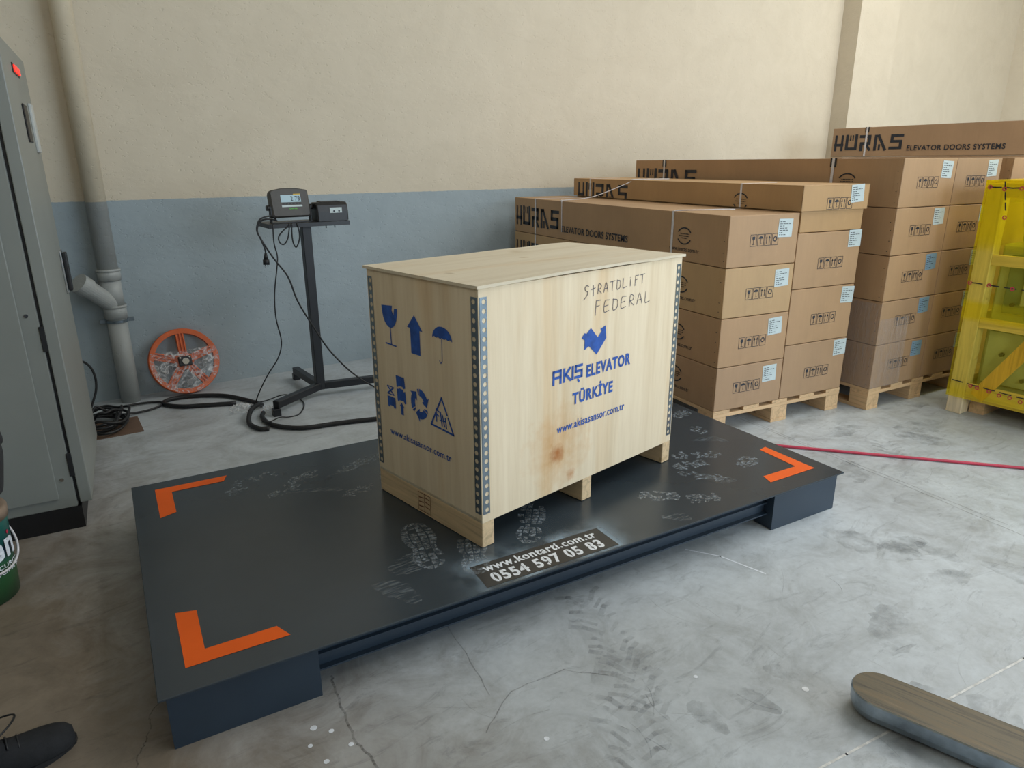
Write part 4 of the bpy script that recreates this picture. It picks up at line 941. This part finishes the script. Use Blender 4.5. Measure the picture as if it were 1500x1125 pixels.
r = random.Random(9); pts = []
for k in range(86):
    a = k*.52; q = .11+.035*sin(k*.37)+.015*r.random(); pts.append((.145+q*cos(a)*1.0, 4.93+q*1.5*sin(a), .016+.0016*k*.9*(.5+.5*r.random())))
cable('cable_coil', 'tangled coil of black cable on the hardboard beside the cabinet', pts, .0085, cat='cable')
cable('cable_coil', 'flat black cable loop reaching from the coil past the pipe foot', [(.10, 5.12, .03), (.25, 5.24, .02), (.42, 5.27, .012), (.52, 5.22, .012), (.50, 5.14, .012), (.38, 5.08, .012), (.20, 5.05, .03), (.08, 5.04, .05)], .0075)
cable('cable_coil', 'black cable arch standing against the wall beside the cabinet', [(.10, 5.36, .012), (.15, 5.40, .12), (.16, 5.43, .22), (.13, 5.45, .30), (.06, 5.46, .34), (.0, 5.46, .33)], .0075)

# ------------------------------------------------------------------ paint bucket
bk = thing('paint_bucket', 'green and blue printed paint bucket with a rusty lid below the cabinet', 'bucket', (-.435, 3.10, 0), 0)
bm = bmesh.new(); add_lathe(bm, [(.0, 0), (.135, 0), (.138, .004), (.150, .30), (.150, .335), (.0, .335)], 40); bmesh.ops.remove_doubles(bm, verts=bm.verts, dist=1e-5); from_bm('body', bm, BUCKET, bk, True)
bm = bmesh.new(); add_lathe(bm, [(.0, .352), (.118, .352), (.122, .362), (.152, .366), (.158, .356), (.157, .325), (.151, .325)], 40); from_bm('lid', bm, RUSTY, bk, True)
def oncyl(a, b, R=.1515): return (R*cos(a/R), R*sin(a/R), b)
bt = text('en', .03).fit(-.155, .175, -.028, .250)
decal('brand_lettering', bt, oncyl, WHITE, bk); decal('small_lettering', text('SECURITY', .02).fit(-.165, .140, -.018, .158), oncyl, WHITE, bk); decal('small_lettering', text('DOPA F', .02).fit(-.15, .118, -.030, .133), oncyl, WHITE, bk)
decal('red_dot', Flat().disc((-.052, .268), .008), oncyl, REDHOSE, bk)
hp = [(.1535*cos(t)*1.04, .1535*sin(t)*1.04, .255-.12*sin((t+2.3)/3.0*pi)) for t in [-2.3+3.0*i/12 for i in range(13)]]
tube('bail_handle', hp, .0045, STRAP, bk, 3)

# ------------------------------------------------------------------ red hose and pallet truck
cable('air_hose', 'thin red hose running straight across the concrete to the right edge', [(3.135, 2.78, .010), (3.16, 2.57, .010), (3.401, 2.290, .010), (3.80, 1.83, .010), (4.225, 1.343, .010), (4.6, .90, .010), (5.2, .2, .010)], .0085, REDHOSE, 'hose')
fa = math.radians(-72.5)
fk = thing('pallet_truck', 'worn steel pallet truck fork with rounded tip at the lower right corner', 'pallet truck', (1.855, .90, 0), fa+pi/2)
def fork(x0):
    bm = bmesh.new(); W = .082; Ln = 1.15; H0, H1 = .035, .078; n = 12
    out = [(W*cos(a), -W+W*sin(a)) for a in [pi*i/n for i in range(n+1)]]+[(-W, -Ln), (W, -Ln)]
    def ring(z, s): return [bm.verts.new((x0+x*s, (y+W)*s-W if y > -Ln+.01 else y, z)) for x, y in out]
    R0, R1, R2, R3 = ring(H0-.02, .90), ring(H0, .97), ring(H1-.004, 1.0), ring(H1, .965)
    for a, b in ((R0, R1), (R1, R2), (R2, R3)):
        for i in range(len(a)): bm.faces.new((a[i], a[(i+1) % len(a)], b[(i+1) % len(a)], b[i]))
    sides = set(bm.faces); bm.faces.new(R3); bm.faces.new(R0[::-1])
    bmesh.ops.recalc_face_normals(bm, faces=bm.faces)
    me = D.meshes.new('fork'); 
    for f in bm.faces: f.material_index = 1 if f in sides else 0
    bm.to_mesh(me); bm.free(); me.materials.append(FORK); me.materials.append(STEELW); o = link('fork', me, None, fk)
    cyl('roller', (x0-.045, -.16, .026), (x0+.045, -.16, .026), .026, RUBBER, fk); return o
fork(0); fork(-.52)
box('battery_head', (-.62, -1.36, .02), (.10, -1.152, .22), ORANGE, fk, .02, 2); cyl('drawbar', (-.26, -1.30, .20), (-.26, -1.50, .55), .02, BLACKM, fk)

# ------------------------------------------------------------------ person at the left edge
def limb(bm, P, n=16):
    """tapered limb or trunk: P = list of (x, y, z, rx[, ry]) from one joint to the next"""
    pts = [Vector(p[:3]) for p in P]; prev = None
    for i, p in enumerate(P):
        d = (pts[min(i+1, len(P)-1)]-pts[max(i-1, 0)]).normalized(); q = Vector((0, 1, 0)); q = (q-d*q.dot(d)).normalized() if abs(d.y) < .95 else Vector((0, 0, 1))
        u = q.cross(d); rx = p[3]; ry = p[4] if len(p) > 4 else rx
        ring = [bm.verts.new(pts[i]+u*rx*cos(2*pi*k/n)+q*ry*sin(2*pi*k/n)) for k in range(n)]
        if prev:
            for k in range(n): bm.faces.new((prev[k], prev[(k+1) % n], ring[(k+1) % n], ring[k]))
        else: bm.faces.new(ring[::-1])
        prev = ring
    bm.faces.new(prev)
def ball(bm, c, r):
    t = bmesh.new(); bmesh.ops.create_uvsphere(t, u_segments=24, v_segments=16, radius=1)
    for v in t.verts: v.co = Vector((c[0]+v.co.x*r[0], c[1]+v.co.y*r[1], c[2]+v.co.z*r[2]))
    me = D.meshes.new('t'); t.to_mesh(me); t.free(); bm.from_mesh(me); D.meshes.remove(me)
def merged(name, bm, mat, parent, vox, sm=6):
    """one continuous surface out of overlapping volumes"""
    bmesh.ops.recalc_face_normals(bm, faces=bm.faces); me = D.meshes.new(name); bm.to_mesh(me); bm.free(); o = link(name, me, mat, parent)
    m = o.modifiers.new('r', 'REMESH'); m.mode = 'VOXEL'; m.voxel_size = vox; m.use_smooth_shade = True
    m = o.modifiers.new('s', 'SMOOTH'); m.iterations = sm; m.factor = .5; return o
ps = thing('person', 'person in black jacket, blue jeans and black shoes standing at the left edge', 'person', (-.329, 1.955, 0), 0)
bm = bmesh.new()
limb(bm, [(0, 0, .84, .085, .125), (0, 0, .95, .09, .13), (0, 0, 1.10, .095, .135), (-.005, 0, 1.25, .105, .155), (-.01, 0, 1.38, .095, .165), (-.015, 0, 1.45, .06, .09), (-.005, 0, 1.49, .055, .057), (.005, 0, 1.56, .053, .053)])
ball(bm, (.015, 0, 1.655), (.092, .074, .112)); ball(bm, (.045, 0, 1.585), (.055, .048, .045)); ball(bm, (.103, 0, 1.632), (.020, .012, .022)); ball(bm, (.085, 0, 1.682), (.022, .05, .012)); ball(bm, (.088, 0, 1.590), (.016, .026, .010))
for sd in (-1, 1): ball(bm, (.005, sd*.076, 1.645), (.018, .011, .032))
def hand(w, d, n, sd):
    """palm, four unequal curled fingers and a thumb; w wrist, d finger direction, n back of the hand"""
    w, d, n = Vector(w), Vector(d).normalized(), Vector(n).normalized(); sdv = d.cross(n)*sd
    ball(bm, w+d*.045, (.034 if abs(d.z) < .7 else .020, .022, .024 if abs(d.z) < .7 else .050))
    for k, l in enumerate((.068, .076, .070, .054)):
        o_ = w+d*.075+sdv*(.027-.018*k); limb(bm, [(*(o_-d*.03), .0095), (*o_, .0092), (*(o_+d*l*.5-n*.006), .0086), (*(o_+d*l*.85-n*.024), .0078), (*(o_+d*l-n*.036), .0065)], 10)
    o_ = w+d*.025+sdv*.022; limb(bm, [(*(o_-d*.01), .012), (*(o_+d*.028+sdv*.022), .0105), (*(o_+d*.058+sdv*.026-n*.012), .0085)], 10)
limb(bm, [(-.01, .150, 1.375, .042), (-.03, .205, 1.25, .045), (-.04, .215, 1.13, .040), (.02, .17, 1.04, .036), (.06, .11, .97, .027)]); hand((.06, .11, .97), (.25, -.95, -.15), (.95, .25, .1), 1)
limb(bm, [(-.01, -.150, 1.375, .042), (-.03, -.215, 1.25, .045), (-.035, -.235, 1.13, .040), (-.01, -.245, 1.0, .035), (.02, -.245, .88, .026)]); hand((.02, -.245, .88), (.12, 0, -1), (.1, -1, 0), -1)
for y0, x1, y1, x2 in ((.088, -.040, .088, -.052), (-.088, -.04, -.10, -.15)): limb(bm, [(0, y0, .88, .075), (x1*.5, y0, .72, .074), (x1, y1, .50, .058), (x1-.02, y1, .36, .056), (x2, y1, .10, .038), (x2, y1, .06, .04)])
merged('body', bm, SKIN, ps, .0065, 4)
bm = bmesh.new()
limb(bm, [(.01, 0, .855, .145, .180), (.015, 0, .95, .158, .185), (.012, 0, 1.06, .152, .175), (0, 0, 1.24, .130, .178), (-.005, 0, 1.36, .118, .185), (-.01, 0, 1.43, .085, .130), (-.01, 0, 1.475, .068, .075), (-.008, 0, 1.51, .066, .068)], 24)
limb(bm, [(-.01, .145, 1.380, .082), (-.03, .205, 1.25, .068), (-.04, .222, 1.13, .058), (.03, .185, 1.04, .054), (.115, .125, .97, .052), (.125, .10, .93, .05)])
limb(bm, [(-.01, -.145, 1.380, .082), (-.03, -.215, 1.25, .068), (-.035, -.237, 1.13, .056), (-.01, -.247, 1.0, .050), (.015, -.247, .90, .044)])
merged('jacket', bm, JACKET, ps, .011, 5)
box('jacket_zip', (.150, -.004, .90), (.158, .004, 1.05), CHROME, ps, .001)
bm = bmesh.new(); limb(bm, [(.005, 0, .80, .125, .165), (.005, 0, .90, .125, .172), (.005, 0, .97, .12, .165)], 24)
for y0, x1, y1, x2 in ((.086, -.040, .088, -.042), (-.086, -.04, -.10, -.15)): limb(bm, [(.01, y0, .86, .112, .092), (x1*.5+.01, y0, .70, .100, .088), (x1+.005, y1, .50, .078, .076), (x1-.015, y1, .34, .074, .072), (x2-.03, y1, .14, .060, .060), (x2-.03, y1, .075, .060, .060)])
merged('jeans', bm, JEANS, ps, .010, 4)
bm = bmesh.new(); ball(bm, (.008, 0, 1.665), (.100, .082, .116))
bmesh.ops.delete(bm, geom=[v for v in bm.verts if v.co.z < 1.60 or (v.co.x > .045 and v.co.z < 1.725) or (v.co.x > .0 and v.co.z < 1.640)], context='VERTS'); h_ = from_bm('hair', bm, HAIR, ps, True); m = h_.modifiers.new('t', 'SOLIDIFY'); m.thickness = .012
for sd in (-1, 1):
    bm = bmesh.new(); ball(bm, (.094, sd*.030, 1.660), (.010, .013, .009)); from_bm('eye', bm, EYE, ps, True)
    bm = bmesh.new(); ball(bm, (.1015, sd*.030, 1.660), (.004, .006, .006)); from_bm('pupil', bm, HAIR, ps, True)
    bm = bmesh.new(); ball(bm, (.101, sd*.030, 1.684), (.006, .020, .005)); from_bm('eyebrow', bm, HAIR, ps, True)
bm = bmesh.new(); ball(bm, (.0985, 0, 1.592), (.007, .022, .006)); from_bm('mouth', bm, simple('lips', (.42, .16, .13), .5), ps, True)
def shoe(x, y, rz):
    Mx = Matrix.Translation((x, y, 0)) @ Matrix.Rotation(rz, 4, 'Z') @ Matrix.Scale(1.15, 4)
    secs = [(-.10, .030, .030, .075), (-.085, .036, .036, .098), (-.03, .040, .040, .105), (.03, .045, .047, .090), (.08, .052, .054, .076), (.13, .055, .057, .068), (.158, .051, .053, .062), (.178, .040, .042, .054), (.190, .022, .024, .042)]
    bm = bmesh.new(); prev = None; n = 16
    for (sx, wl, wr, h) in secs:
        ring = []
        for i in range(n):
            a = 2*pi*i/n; cx = cos(a); cz = sin(a); yy = (wl if cx > 0 else wr)*cx*(1.0 if cz < 0 else (1-.22*cz)); zz = .006+(h-.006)*max(0, cz)**.8 if cz > 0 else .022+.018*cz
            if cz > 0: zz = .022+(h-.022)*cz**.85
            ring.append(bm.verts.new(Mx @ Vector((sx, yy, zz))))
        if prev:
            for i in range(n): bm.faces.new((prev[i], prev[(i+1) % n], ring[(i+1) % n], ring[i]))
        else: bm.faces.new(ring[::-1])
        prev = ring
    bm.faces.new(prev); s_ = from_bm('shoe', bm, JACKET, ps, True)
    pts = [(cos(t), sin(t)) for t in [2*pi*i/24 for i in range(24)]]
    bm = bmesh.new(); A = [bm.verts.new(Mx @ Vector((.045+.150*c, .058*s*(1-.10*c*c+(.10*c)), .0))) for c, s in pts]; B = [bm.verts.new(v.co+Vector((0, 0, .020))) for v in A]
    for i in range(24): bm.faces.new((A[i], A[(i+1) % 24], B[(i+1) % 24], B[i]))
    bm.faces.new(A[::-1]); bm.faces.new(B); from_bm('sole', bm, RUBBER, s_)
    for k in range(3):
        xx = .035+.022*k; tube('lace', [Mx @ Vector((xx, -.026, .082-.008*k)), Mx @ Vector((xx, 0, .094-.009*k)), Mx @ Vector((xx, .026, .082-.008*k))], .0028, RUBBER, s_, 3, 6)
    tube('lace', [Mx @ Vector(q) for q in ((.04, .0, .094), (.075, .035, .098), (.085, .075, .090), (.055, .100, .080), (.0, .095, .078), (-.04, .05, .090), (.0, .0, .103))], .0030, RUBBER, s_, 5, 6)
shoe(-.049, .086, math.radians(8)); shoe(-.16, -.10, math.radians(-8))
